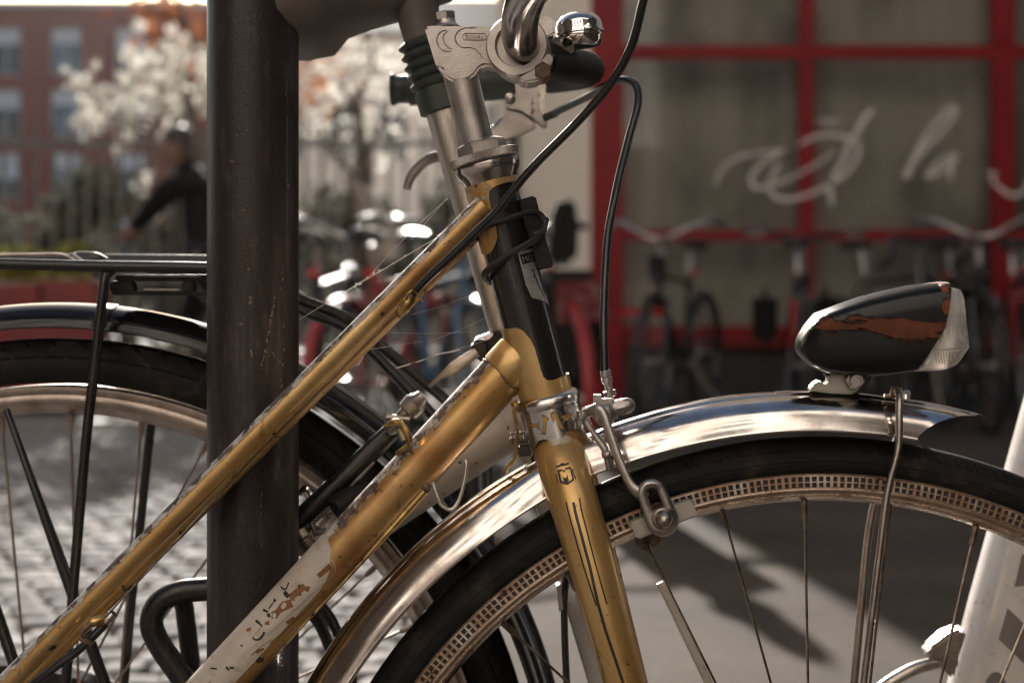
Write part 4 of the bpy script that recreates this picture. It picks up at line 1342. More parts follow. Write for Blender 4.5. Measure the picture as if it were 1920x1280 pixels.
part('lamp_lens', MB().loft([lr(l0, .0262), lr(l1, .0258), lr(l2, .0235), [P(1799 - .0, 600, lampd) + (p - P(1799, 610, lampd)) * .55 for p in lr(l2, .0235)]]), M['lens'], lampb, 'clear lamp lens with a rust stained rim', smooth=40)
m = MB().prism(outline([(1520, 733), (1524, 722), (1539, 712), (1541, 720), (1554, 720), (1555, 703), (1573, 697), (1608, 695), (1618, 708), (1617, 722), (1610, 733), (1597, 739), (1560, 738)], .899), (0, .012, 0))
part('lamp_bracket', m, M['padgrey'], lampb, 'dull metal bracket under the lamp', bevel=.0010)
m = MB().prism(outline([(1545, 700), (1642, 696), (1620, 732), (1612, 738), (1590, 738), (1560, 712)], .903), (0, .010, 0))
part('lamp_foot', m, M['black'], lampb, bevel=.0006)
m = MB()
for k in range(9):
    u0 = 1756 + k * 5.2
    m.tube([P(u0 - 3, 660, lampd - .0258 + k * .0003), P(u0, 682 - abs(k - 3) * .8, lampd - .0245 + k * .0004)], px(1.3, .88), 6)
m.tube([P(1744, 656, lampd - .0262), P(1775, 655, lampd - .0258), P(1804, 652, lampd - .0225)], px(1.6, .88), 6)
m.tube([P(1797, 545, lampd - .020), P(1800, 600, lampd - .0225), P(1805, 648, lampd - .022), P(1783, 682, lampd - .0215)], px(1.8, .88), 6, smooth=4)
part('lens_ribs', m, M['lens'], lampb, kind='stuff')
bc = P(1601, 712, .897)
part('lamp_nut', MB().lathe(bc + Vector((0, .002, 0)), (0, -1, 0), [(px(19, .9), 0), (px(19, .9), .005), (px(16, .9), .0062)], 6, ang0=.4), M['alu'], lampb, bevel=.0004)
part('lamp_bolt', MB().lathe(bc, (0, -1, 0), [(px(12.5, .9), 0), (px(12.5, .9), .0080), (px(11, .9), .0086), (px(7.5, .9), .0086), (px(7, .9), .0068), (px(2.5, .9), .0068), (px(2, .9), .0078), (px(.2, .9), .0079)], 24), M['alu'], lampb)
m = MB().tube([P(1455, 738, .905), P(1482, 735.5, .905)], px(4, .9), 8)
part('mudguard_rivet', m, M['rusty'], guard)

# ---- front brake
cal = part('front_brake', MB().lathe(P(1131, 774, .895), (0, -1, 0), [(px(20, .89), -.012), (px(22, .89), 0), (px(22, .89), .010), (px(18, .89), .0135), (px(8, .89), .015)], 28), M['alu'], gold, 'grey side-pull front brake', smooth=50)
m = MB().tube([P(1100, 776, .892), P(1118, 768, .884), P(1129, 775, .882), P(1141, 806, .879), P(1160, 860, .876), P(1180, 905, .874), P(1196, 922, .873), P(1212, 930, .874)], [px(6, .88), px(13, .88), px(13, .88), px(11, .88), px(10, .88), px(11, .88), px(13, .88), px(10, .88)], 18, smooth=6, flat=.75)
part('brake_arm', m, M['alu'], cal)
# slotted end of the arm
def stadium(c0, r0, c1, r1, n=14):
    c0 = Vector(c0); c1 = Vector(c1)
    dd = (c1 - c0).normalized(); a0 = math.atan2(dd.y, dd.x)
    out = []
    for k in range(n + 1):
        a = a0 + PI / 2 + PI * k / n
        out.append(c0 + Vector((math.cos(a), math.sin(a))) * r0)
    for k in range(n + 1):
        a = a0 - PI / 2 + PI * k / n
        out.append(c1 + Vector((math.cos(a), math.sin(a))) * r1)
    return out
O_ = stadium((1222, 925), 28, (1242, 975), 31); I_ = stadium((1223, 924), 9.5, (1241, 970), 9.5)
mm = MB()
prof_rings = []
for (sc_, dd) in ((1.0, .8795), (1.0, .8715), (.86, .8685), (.5, .8675), (.14, .8690), (0, .8715), (0, .8795)):
    prof_rings.append([P(*(i_ + (o_ - i_) * sc_), dd) for o_, i_ in zip(O_, I_)])
mm.loft(prof_rings, True, False, loop=True)
part('slotted_end', mm, M['alu'], cal, smooth=60)
bolt = P(1244, 972, .866)
part('pad_bolt', MB().lathe(bolt + Vector((0, .014, 0)), (0, -1, 0), [(px(22, .87), 0), (px(22, .87), .0125), (px(19, .87), .0140), (px(17, .87), .0142), (px(17, .87), .0155), (px(15, .87), .0190), (px(10.5, .87), .0215), (px(4, .87), .0226), (0, .0228)], 28), M['steel'], cal, smooth=50)
m = MB().prism(outline([(1181, 980), (1297, 936), (1309, 967), (1195, 1012)], .879), (0, .010, 0))
part('brake_shoe', m, M['padgrey'], cal, 'grey painted brake shoe holder', bevel=.0012)
m = MB().prism(outline([(1188, 985), (1292, 946), (1302, 968), (1200, 1008)], .889), (0, .006, 0))
part('brake_block', m, M['rubber'], cal)
m = MB().tube([P(1094, 768, .9), P(1098, 782, .898), P(1106, 800, .894), P(1120, 822, .888), P(1134, 842, .885), P(1142, 880, .886)], [px(8, .89), px(7, .89), px(6.5, .89), px(6.5, .89), px(7, .89), px(5, .89)], 12, smooth=5)
part('brake_arm', m, M['alu'], cal)
part('arm_stud', MB().lathe(P(1137, 851, .886), (0, -1, 0), [(px(9, .88), -.003), (px(9.5, .88), .002), (px(7, .88), .005), (px(2, .88), .006)], 14), M['alu'], cal, smooth=60)
m = MB().tube([P(1090, 786, .895), P(1110, 765, .890), P(1132, 752, .889)], px(4.5, .89), 8, smooth=4)
m.tube([P(1092, 768, .888), P(1150, 752, .888)], px(5, .89), 8)
m.box(P(1120, 748, .89), (px(14, .89), .008, px(18, .89)))
m.box(P(1136, 755, .89), (px(22, .89), .010, px(16, .89)))
part('return_spring', m, M['alu'], cal)
ax = P(1190, 757, .89) - P(1150, 766, .89)
part('acorn_nut', MB().lathe(P(1146, 767, .89), ax, [(px(17, .89), 0), (px(20, .89), .002), (px(20, .89), .0030)], 24).lathe(P(1154, 765, .89), ax, [(px(17, .89), 0), (px(17, .89), .0060)], 6).lathe(P(1170, 761.5, .89), ax, [(px(15.5, .89), 0), (px(15, .89), .003), (px(11, .89), .0057), (px(4, .89), .0070), (0, .0072)], 24), M['alu'], cal, smooth=35)
axd = P(1144, 740, .89) - P(1134.5, 694, .89)
def bq(n): return px(n, .89)
part('cable_adjuster', MB().lathe(P(1134.5, 694, .89), axd, [(bq(9), 0), (bq(10.5), bq(2)), (bq(10.5), bq(11)), (bq(9), bq(13)), (bq(11), bq(15)), (bq(11), bq(23)), (bq(8), bq(25)), (bq(8), bq(27)), (bq(6.5), bq(28)), (bq(8), bq(30)), (bq(6.5), bq(32)), (bq(8), bq(34)), (bq(6.5), bq(36)), (bq(8), bq(38)), (bq(12.5), bq(39)), (bq(12.5), bq(49)), (bq(8), bq(51))], 12), M['alu'], cal, smooth=25)

# ---- stem, bar, bell, levers
stm = MB()
a0 = Vector((903, 300)); a1 = Vector((866, 152))
def st(k, d=.91): q = a0.lerp(a1, k); return P(q.x, q.y, d)
stm.tube([st(0), st(.5), st(1.0), st(1.12)], [pr(30), pr(31), pr(32.5), pr(33)], 36)
stem = part('stem', stm, M['alu'], gold, 'dull cast aluminium handlebar stem', smooth=50)
blk = [(795, 50), (810, 48), (870, 49), (924, 50), (942, 58), (956, 74), (962, 100), (966, 128), (962, 146), (950, 140), (938, 130), (920, 125), (906, 124), (898, 130), (892, 140), (880, 149), (866, 153), (850, 153), (838, 148), (833, 143), (827, 131), (818, 126), (811, 103)]
part('stem_body', MB().prism(outline(blk, .8985), (0, .023, 0)), M['alu'], stem, bevel=.0022, smooth=45)
hexb = P(833, 37, .91)
part('expander_bolt', MB().lathe(P(837, 52, .91), P(833, 20, .91) - P(837, 52, .91), [(pr(26), 0), (pr(21), pr(5)), (pr(18.5), pr(10)), (pr(18.5), pr(14)), (pr(18), pr(15))], 24).lathe(P(835, 38, .91), P(833, 20, .91) - P(837, 52, .91), [(pr(20), 0), (pr(20), pr(13)), (pr(17), pr(15.5))], 6, ang0=.2), M['alu'], stem, smooth=30)
# cast ornaments and pressed maker mark
c5 = lambda p: (780 + p[0] / 8.727, p[1] / 8.727)
mm = MB()
def raised(pts, w, d=.8980):
    q = [P(*c5(p), d) for p in pts]
    mm.tube(catmull(q, 4), px(w, .9), 8)
raised([(505, 500), (430, 500), (370, 560), (340, 640), (350, 720), (400, 790), (490, 835), (570, 830)], 1.1)
raised([(510, 512), (455, 570), (445, 640), (470, 710), (530, 775), (585, 800)], 1.1)
raised([(980, 440), (850, 445), (730, 480), (650, 560), (640, 650), (690, 730), (770, 775), (870, 770)], 1.5)
raised([(870, 770), (960, 800), (1040, 870), (1070, 940)], 1.0)
raised([(800, 545), (1100, 545), (1140, 575), (1140, 625), (1100, 650), (810, 650), (770, 620), (770, 575), (800, 545)], 1.0)
part('stem_ornament', mm, M['alu'], stem)
tv, tf = text_mesh('RIVAJ', 10)
xm = max(p.x for p in tv); mm = MB()
mm.add([P(872 + p.x / xm * 33, 73.5 - p.y * 1.1, .8982) for p in tv], tf)
part('stem_lettering', mm, M['rusty'], stem, smooth=0)
# clamp round the bar
clc = P(979, 90, .893); cax = Vector((-.10, -1, .03))
part('bar_clamp', MB().lathe(clc + Vector((0, .030, 0)), cax, [(px(36, .9), 0), (px(55, .9), .001), (px(58, .9), .004), (px(57.5, .9), .0335), (px(55, .9), .0355), (px(41, .9), .0355), (px(38, .9), .030)], 40), M['alu'], stem, smooth=40)
part('clamp_lip', MB().prism(outline([(1004, 128), (1030, 96), (1037, 102), (1036, 120), (1012, 152), (985, 156), (970, 148)], .876), (0, .030, 0)), M['alu'], stem, bevel=.0015)
part('clamp_bolt', MB().lathe(P(1018, 134, .876), (0, -1, 0), [(px(17, .88), -.02), (px(17, .88), .003), (px(14, .88), .0045)], 6), M['rusty'], stem)
bar_pts = [P(1100, -150, .70), P(1062, -100, .745), P(1018, -48, .79), P(988, -5, .825), P(975, 40, .853), P(977, 78, .880), P(990, 98, .905), P(1020, 112, .935), P(1062, 122, .965), P(1094, 127, 1.0), P(1102, 132, 1.05), P(1080, 140, 1.10), P(1030, 147, 1.135), P(960, 153, 1.155), P(860, 161, 1.165), P(790, 165.5, 1.17)]
bar = part('handlebar', MB().tube(bar_pts, .0113, 28, smooth=8), M['bar'], gold, 'worn chrome handlebar')
part('bar_sleeve', MB().tube([P(1014, 110, .929), P(1034, 116, .945), P(1062, 122, .965), P(1094, 127, 1.0), P(1102, 132, 1.05), P(1080, 140, 1.10), P(1030, 147, 1.135)], .0122, 24, smooth=6), M['blackmatt'], bar)
grip_pts = [P(1010, 149.5, 1.142), P(960, 153, 1.155), P(860, 161, 1.165), P(768, 167, 1.17)]
part('grip', MB().tube(grip_pts, .0142, 24, smooth=5).lathe(P(768, 167, 1.17), P(738, 168.5, 1.171) - P(768, 167, 1.17), [(.0135, -.002), (.0118, .001), (.0112, .009), (.0123, .0118), (.0133, .0128), (.0133, .0148), (.011, .0156)], 24), M['flaretintrubber'], bar, 'black rubber grip with flanged end')
# bell
bax = P(1084, 20, .945) - P(1092, 88, .945)
bp = lambda n: px(n, .945)
bc = P(1090, 90, .945)
bell = part('bell', MB().lathe(bc, bax, [(bp(20), 0), (bp(36), bp(2)), (bp(41), bp(8)), (bp(42.5), bp(24)), (bp(42), bp(26))], 40), M['chromeclean'], gold, 'small chrome handlebar bell', smooth=40)
part('bell_dome', MB().lathe(bc + bax.normalized() * bp(25), bax, [(bp(44), 0), (bp(46.5), bp(1)), (bp(46.5), bp(4)), (bp(44), bp(7)), (bp(43.5), bp(18)), (bp(40), bp(27)), (bp(32), bp(35)), (bp(20), bp(40)), (bp(8), bp(42)), (0, bp(42.5))], 44), M['chromeclean'], bell, smooth=50)
part('bell_bracket', MB().prism(outline([(1006, 34), (1020, 29), (1040, 36), (1041, 62), (1030, 70), (1012, 68), (1003, 56)], .925), (0, .022, 0)).tube([P(1018, 60, .935), P(1030, 78, .94), P(1075, 92, .945)], bp(12), 12, smooth=4), M['alu'], bell, bevel=.0012)
# brake lever on the far side of the bar
lc = lambda p: (680 + p[0] / 3.368, p[1] / 3.368)
lev = part('brake_lever', MB().prism([P(*lc(p), 1.085) for p in ((960, 500), (1155, 520), (1148, 640), (1140, 700), (1166, 770), (1163, 798), (1146, 800), (1075, 745), (1000, 698), (905, 680), (898, 612), (930, 592), (972, 600))], (0, .020, 0)), M['levermetal'], gold, 'dull aluminium brake lever with hooked blade', bevel=.0020)
part('lever_pivot', MB().lathe(P(*lc((932, 625)), 1.084), (0, -1, 0), [(px(10, 1.08), -.01), (px(10, 1.08), .002), (px(8, 1.08), .004), (px(3, 1.08), .005)], 16), M['steel'], lev)
part('lever_rib', MB().prism([P(*lc(p), 1.082) for p in ((1112, 540), (1160, 530), (1150, 660), (1168, 760), (1164, 796), (1140, 740), (1118, 680), (1110, 600))], (0, .026, 0)), M['steel'], lev, bevel=.001)
blade = [P(*lc((1085, 800)), 1.098), P(*lc((1010, 775)), 1.098), P(*lc((920, 800)), 1.10), P(*lc((840, 850)), 1.105), P(*lc((740, 905)), 1.115), P(*lc((600, 940)), 1.13), P(*lc((470, 988)), 1.14), P(*lc((400, 1015)), 1.143), P(*lc((340, 1070)), 1.143), P(*lc((295, 1135)), 1.142), P(*lc((278, 1195)), 1.14)]
part('lever_blade', MB().tube(blade, [px(5, 1.1), px(18, 1.1), px(22, 1.1), px(18, 1.1), px(13, 1.1), px(11, 1.1), px(10.5, 1.1), px(10.5, 1.1), px(10, 1.1), px(9, 1.1), px(8, 1.1)], 16, smooth=4, flat=.55), M['levermetal'], lev)
part('lever_jaw', MB().prism([P(*lc(p), 1.092) for p in ((903, 684), (1008, 716), (1094, 785), (1096, 806), (1000, 850), (835, 902), (803, 838), (812, 812), (850, 792), (885, 745))], (0, .012, 0)), M['levermetal'], lev, bevel=.002)
part('cable_ferrule', MB().tube([P(*lc((1150, 745)), 1.075), P(*lc((1222, 715)), 1.068)], px(7.5, 1.07), 10), M['rubber'], lev)
cab = [P(1040, 212, 1.068), P(1096, 184, 1.03), P(1131, 164, 1.0), P(1152, 153, .985), P(1172, 150, .975), P(1188, 156, .967), P(1196, 172, .962), P(1195, 202, .955), P(1180, 256, .945), P(1162, 327, .93), P(1150, 385, .918), P(1140, 440, .91), P(1135, 512, .902), P(1132, 600, .895), P(1134, 696, .89)]
part('front_brake_cable', MB().tube(cab, px(8, .92), 14, smooth=7), M['cable'], gold)
cab = [P(1235, -150, .80), P(1222, -60, .81), P(1204, 10, .82), P(1184, 86, .83), P(1143, 160, .84), P(1082, 230, .848), P(1008, 304, .856), P(968, 350, .860), P(930, 398, .864), P(893, 434, .868), P(840, 486, .873), P(800, 523, .877), P(768, 558, .881)]
part('gear_cable', MB().tube(cab, px(8, .85), 14, smooth=7), M['cable'], gold, 'black cable looping down to the top tube')
# ---- rubber-strapped bracket on the head tube
mnt = part('strap_mount', MB().prism(outline([(974, 374), (1004, 366), (1013, 402), (1024, 404), (1027, 428), (1021, 440), (1039, 500), (1009, 507), (1000, 470), (984, 420)], .899), (0, .026, 0)), M['blackmatt'], gold, 'black plastic bracket strapped to the head tube', bevel=.0012)
def band(pts, w):
    return MB().tube([P(*p) for p in pts], px(w, .89), 12, smooth=6, flat=.7)
part('strap', band([(893, 446, .903), (887, 452, .915), (884, 458, .925)], 7), M['rubber'], mnt)
part('strap', band([(880, 462, .915), (884, 448, .902), (898, 433, .892), (920, 422, .888), (943, 414, .887), (970, 404, .888), (994, 398, .892), (1012, 402, .897), (1021, 418, .897), (1016, 432, .893), (999, 438, .892)], 6.5), M['rubber'], mnt)
part('strap', band([(918, 530, .925), (911, 522, .908), (910, 512, .896), (922, 500, .889), (946, 484, .887), (970, 468, .887), (991, 456, .889), (1008, 444, .893), (1020, 428, .896), (1024, 410, .899)], 7.5), M['rubber'], mnt)
# =================================================================== STEEL POLE
PD = .9585
m = MB().tube([Vector((P(474.5, 0, PD).x, PD, -.02)), Vector((P(474.5, 0, PD).x, PD, 2.9))], .0306, 72)
pole_o = solo('steel_pole', m, M['pole'], 'scratched dark brown steel pole that the gold bicycle leans on', 'pole', (P(474.5, 0, PD).x, PD, 0))

class PoleC:
    def at(self, u, v, lift=.0002):
        dd = PD
        r_ = .0306 + lift
        x = (u - 474.5) / 86.0
        ph_ = math.asin(max(-.999, min(.999, x)))
        c = P(474.5, v, PD)
        zz = H + (HV - v) / F * (PD - r_ * math.cos(ph_))
        return Vector((c.x + r_ * math.sin(ph_), PD - r_ * math.cos(ph_), zz))
plc = PoleC()
rs = random.Random(8)
def scratch(pts, w, gaps):
    mb = MB()
    q = catmull([Vector(p) for p in pts], 14)
    for a, b in zip(q, q[1:]):
        if rs.random() < gaps: continue
        ww = w * rs.uniform(.2, 1.5)
        jt = Vector((rs.uniform(-1.2, 1.2), 0)); a = a + jt; b = b + jt
        t = (b - a).normalized(); nn = Vector((-t.y, t.x)) * ww / 2
        f = [plc.at(*(a + nn)), plc.at(*(b + nn)), plc.at(*(b - nn)), plc.at(*(a - nn))]
        mb.add(f, [(0, 1, 2, 3)])
    part('scratch', mb, M['scratchmetal'], pole_o, smooth=0, kind='stuff')
scratch([(528, 545), (522, 590), (512, 650), (503, 692)], 3.0, .25)
scratch([(541, 470), (538, 545), (542, 640), (537, 720), (541, 790)], 1.4, .72)
scratch([(547, 150), (545, 176), (548, 205)], 1.5, .5)
scratch([(549, 330), (547, 352)], 2.2, .4)
scratch([(484, 556), (487, 562), (483, 570)], 5, .1)
scratch([(522, 660), (532, 675), (540, 682)], 1.0, .2)
scratch([(486, 655), (488, 668)], 3, .2)
scratch([(445, 300), (452, 304), (456, 300)], 2.5, .2)
scratch([(395, 610), (397, 640), (394, 660)], 1.5, .3)
scratch([(505, 905), (503, 960), (506, 1030)], 1.4, .55)

# =================================================================== BLACK TUBULAR STAND
hd_ = 1.012
pts = [P(700, 2600, hd_), P(455, 1500, hd_), P(400, 1372, hd_), P(352, 1285, hd_), P(302, 1212, hd_), P(284, 1168, hd_), P(298, 1130, hd_), P(335, 1110, hd_), P(388, 1104, hd_ + .002), P(470, 1098, hd_ + .004), P(540, 1108, hd_ + .004), P(592, 1142, hd_ + .002), P(622, 1192, hd_), P(640, 1262, hd_), P(655, 1400, hd_), P(700, 2590, hd_)]
pts = pts[1:-1]
gx = P(455, 1500, hd_)
pts = [Vector((gx.x + .02, hd_, -.01))] + pts + [Vector((pts[-1].x + .02, hd_, -.01))]
st_ = thing('cycle_stand', 'glossy black tubular cycle stand hoop passing behind the steel pole', 'bike stand', (P(474, 0, hd_).x, hd_, 0))
part('hoop', MB().tube(pts, px(22, hd_), 24, smooth=6), M['black'], st_)
part('upright', MB().tube([Vector((P(352, 0, 1.035).x + .015, 1.035, -.01)), P(358, 1240, 1.033), P(346, 1140, 1.030), P(340, 1118, 1.025)], px(18, hd_), 16), M['black'], st_)

# =================================================================== BLACK BICYCLE (behind the pole)
BDp = 1.06
blk_b = thing('black_bicycle', 'black city bicycle with rear rack and shiny mudguard behind the steel pole', 'bicycle', (P(112, 0, BDp).x, BDp, 0))
BC = P(112, 1530, BDp)
k_ = BDp / F
rw = part('rear_wheel', ringprof(MB(), BC, [(808 * k_, -.012), (808 * k_, -.0155), (798 * k_, -.0158), (794 * k_, -.0145), (790 * k_, -.0158), (776 * k_, -.0150), (772 * k_, -.0125), (757 * k_, -.006), (757 * k_, .006), (776 * k_, .0150), (808 * k_, .0155), (808 * k_, .012)], 0, 360, 200, True), M['copper'], blk_b, 'dull bronze rim of the rear wheel', smooth=50)
tp2 = []
RTo = 897 * k_
for k in range(25):
    a = R(-125 + 250 * k / 24)
    tp2.append((max(RTo - .0205 + .0205 * math.cos(a), 804 * k_), .0215 * math.sin(a)))
part('tyre', ringprof(MB(), BC, tp2, 0, 360, 180), M['tyre'], rw, smooth=60)
# tread blocks on the shoulder of the tyre
mm = MB()
for k in range(108):
    a0 = 2 * PI * k / 108
    for side in (-1,):
        q = []
        for (rr, yy, da) in ((RTo - .0020, -.0125, .000), (RTo - .0020, -.0125, .048), (RTo - .0130, -.0214, .088), (RTo - .0130, -.0214, .040)):
            q.append(Vector((BC.x + rr * math.sin(a0 + da), BC.y + yy, BC.z + rr * math.cos(a0 + da))))
        nrm = Vector((math.sin(a0) * .6, -.8, math.cos(a0) * .6))
        mm.add(q + [p + nrm * .0007 for p in q], [(4, 5, 6, 7), (0, 1, 5, 4), (1, 2, 6, 5), (2, 3, 7, 6), (3, 0, 4, 7)])
part('tread', mm, M['tyre'], rw, kind='stuff', smooth=0)
part('hub', MB().lathe(BC - Vector((0, .06, 0)), (0, 1, 0), [(.006, 0), (.012, .004), (.03, .012), (.03, .016), (.016, .02), (.016, .1), (.03, .104), (.03, .108), (.012, .116), (.006, .12)], 24), M['steel'], rw)
locb = BC - ORG[rw.name]
sp2 = []
for off, fl in ((.027, -.034), (-.027, -.034), (.027, .034), (-.027, .034)):
    A_ = Vector((0, .0015 * (1 if fl > 0 else -1), 760 * k_)); B_ = Vector((off, fl, .010))
    d_ = (B_ - A_).normalized()
    sp2.append(mesh_of('spoke', MB().tube([A_, B_], .00105, 6).lathe(A_ - d_ * .002, d_, [(.0026, 0), (.0024, .012), (.0017, .015)], 8), M['copper'], smooth=40))
for k in range(36):
    inst('spoke', sp2[(0, 2, 1, 3)[k % 4]], rw, locb, (0, R(1.6 + 10 * k), 0))
# mudguard
gp = []
for k in range(17):
    a = R(-82 + 164 * k / 16)
    gp.append((963 * k_ - .019 + .019 * math.cos(a), .0285 * math.sin(a)))
a0g, a1g = -60, 112
og = ringprof(MB(), BC, gp, a0g, a1g, 120)
mg = part('rear_mudguard', ringprof(og, BC, [(r_ - .0012, y_ * .96) for r_, y_ in gp], a0g, a1g, 120), M['blackgloss'], blk_b, 'shiny black rear mudguard', smooth=60)
for s in (-1, 1):
    pts = [Vector((BC.x + (gp[0][0] - .0005) * math.sin(R(a)), BC.y + s * .0284, BC.z + (gp[0][0] - .0005) * math.cos(R(a)))) for a in range(a0g, a1g + 1, 2)]
    part('rolled_edge', MB().tube(pts, .0012, 6), M['blackgloss'], mg)
part('reinforcing_band', MB().loft([[Vector((BC.x + (r_ + .0008) * math.sin(R(a)), BC.y + y_ * 1.03, BC.z + (r_ + .0008) * math.cos(R(a)))) for r_, y_ in gp] for a in (5.0, 5.8, 6.6)], closed=False, caps=False), M['blackmatt'], mg)
# rack
rk = part('rear_rack', MB().tube([P(-260, 492, 1.02), P(-40, 494, 1.02), P(180, 499, 1.02), P(380, 502, 1.02), P(460, 508, 1.02), P(560, 560, 1.035), P(640, 592, 1.045), P(690, 628, 1.05), P(838, 752, 1.06), P(900, 810, 1.065)], px(11, 1.02), 14, smooth=5), M['black'], blk_b, 'black tubular rear luggage rack')
part('rack_rail', MB().tube([P(-260, 480, 1.12), P(180, 486, 1.12), P(380, 488, 1.12), P(460, 494, 1.12), P(560, 578, 1.10), P(630, 606, 1.095), P(684, 646, 1.09), P(812, 778, 1.08), P(870, 840, 1.08)], px(10.5, 1.1), 14, smooth=5), M['black'], rk)
for off, yy in ((0, 1.055), (0, 1.085)):
    part('rack_rail', MB().tube([P(-200, 486, yy), P(200, 489, yy), P(420, 491, yy)], px(6, 1.06), 10), M['black'], rk)
part('spring_clamp', MB().tube([P(-120, 484, 1.04), P(-20, 479, 1.042), P(60, 477, 1.045), P(112, 477, 1.05), P(130, 482, 1.05), P(143, 491, 1.05)], px(3.5, 1.05), 8, smooth=4), M['steel'], rk)
part('spring_clamp', MB().tube([P(156, 491, 1.03), P(140, 480, 1.035), P(143, 475, 1.04), P(160, 474, 1.045), P(182, 477, 1.05), P(196, 484, 1.055), P(206, 490, 1.06)], px(3.8, 1.04), 8, smooth=4), M['bikesilver'], rk)
pl = MB()
pl.prism(outline([(215, 516), (470, 516), (470, 527), (215, 527)], 1.03), (0, .10, 0))
pl.prism(outline([(205, 546), (470, 548), (470, 555), (208, 553)], 1.03), (0, .012, 0))
pl.prism(outline([(205, 527), (247, 527), (252, 546), (205, 546)], 1.03), (0, .012, 0))
pl.prism(outline([(340, 527), (362, 527), (362, 548), (340, 548)], 1.03), (0, .012, 0))
part('rack_plate', pl, M['blackmatt'], rk, bevel=.001)
part('rack_plate_edge', MB().tube([P(250, 517, 1.026), P(376, 518, 1.026)], px(1.3, 1.03), 6).tube([P(270, 543, 1.027), P(335, 543.5, 1.027)], px(1.8, 1.03), 6).tube([P(308, 536, 1.035), P(340, 536.5, 1.035)], px(1.8, 1.03), 6), M['steel'], rk)
part('rack_strut', MB().tube([P(214, 502, 1.024), P(202, 514, 1.020), P(195, 534, 1.017), P(176, 700, 1.012), P(160, 840, 1.01), P(136, 1120, 1.008), P(122, 1300, 1.008), P(104, 1520, 1.01)], px(9.5, 1.012), 14, smooth=5), M['black'], blk_b)
part('frame_stay', MB().tube([P(12, 768, 1.03), P(38, 840, 1.02), P(82, 963, 1.015), P(127, 1087, 1.012), P(190, 1262, 1.012), P(260, 1460, 1.02)], [px(6, 1.02), px(7, 1.02), px(9, 1.02), px(11, 1.02), px(11, 1.02), px(11, 1.02)], 12), M['black'], blk_b)
part('mudguard_stay', MB().tube([P(286, 775, 1.09), P(278, 840, 1.095), P(261, 1005, 1.1), P(247, 1125, 1.1), P(233, 1285, 1.1), P(216, 1490, 1.105)], px(8.5, 1.09), 12), M['black'], blk_b)
part('chain_stay', MB().tube([P(-60, 1000, 1.01), P(0, 1166, 1.01), P(27, 1245, 1.01), P(100, 1520, 1.01)], px(11, 1.01), 12), M['black'], blk_b)
part('seat_tube', MB().tube([P(640, 300, 1.065), P(700, 640, 1.065), P(905, 1560, 1.065)], .0158, 20), M['black'], None) if False else None
part('rear_brake_arm', MB().tube([P(500, 1030, .99), P(555, 980, .995), P(640, 900, 1.0), P(700, 842, 1.005), P(738, 806, 1.01), P(760, 790, 1.012)], [px(20, 1), px(20, 1), px(20, 1), px(20, 1), px(18, 1), px(12, 1)], 16, smooth=4, flat=.7), M['black'], blk_b, 'black strut crossing the rear wheel')
part('brake_rod', MB().tube([P(560, 1010, .988), P(640, 930, .99), P(690, 878, .99), P(702, 866, .99)], px(3, .99), 8), M['steel'], blk_b)
part('seat_clamp', MB().lathe(P(738, 798, 1.0), P(790, 745, 1.0) - P(738, 798, 1.0), [(px(10, 1), -.006), (px(17, 1), 0), (px(18, 1), .005), (px(11, 1), .007), (px(14, 1), .009), (px(14, 1), .013), (px(22, 1), .0145), (px(24, 1), .022), (px(16, 1), .026), (px(12, 1), .030)], 18).tube([P(724, 782, .99), P(746, 784, .99), P(768, 786, .99)], px(6, .99), 8).tube([P(748, 806, .988), P(756, 826, .988)], px(6, .99), 8), M['steel'], blk_b, 'grey metal clamp with barrel')
part('dynamo', MB().lathe(P(634, 948, .985), (-.75, -.45, -.35), [(px(24, 1), -.020), (px(24, 1), 0), (px(21, 1), .003), (px(14, 1), .004), (px(13, 1), .0015), (px(11, 1), .0015)], 28), M['blackmatt'], blk_b)
part('brake_hardware', MB().tube([P(583, 978, .985), P(592, 1000, .985), P(612, 992, .985)], px(6, .98), 8).box(P(598, 1002, .99), (px(34, .99), .01, px(20, .99)), Matrix.Rotation(.5, 3, 'Y')).tube([P(606, 965, .98), P(612, 975, .98), P(622, 962, .98)], px(4, .98), 8).lathe(P(560, 992, .995), P(592, 1040, .995) - P(560, 992, .995), [(px(26, 1), 0), (px(27, 1), .006), (px(24, 1), .0065), (px(27, 1), .007), (px(26, 1), .016), (px(18, 1), .018)], 24), M['steel'], blk_b)
part('hub_gear_box', MB().tube([P(560, 925, 1.0), P(575, 915, 1.0), P(585, 930, 1.0)], px(7, 1), 8, smooth=3).tube([P(560, 955, 1.0), P(584, 950, 1.0)], px(5, 1), 8), M['chromeclean'], blk_b)
# rest of the bicycle, mostly hidden or out of frame, so that it stands
bbx = P(905, 1700, 1.06)
part('frame', MB().tube([P(885, 800, 1.075), bbx], .0150, 18).tube([bbx, Vector((BC.x, 1.03, BC.z))], .009, 12).tube([bbx, Vector((BC.x, 1.09, BC.z))], .009, 12), M['black'], blk_b)

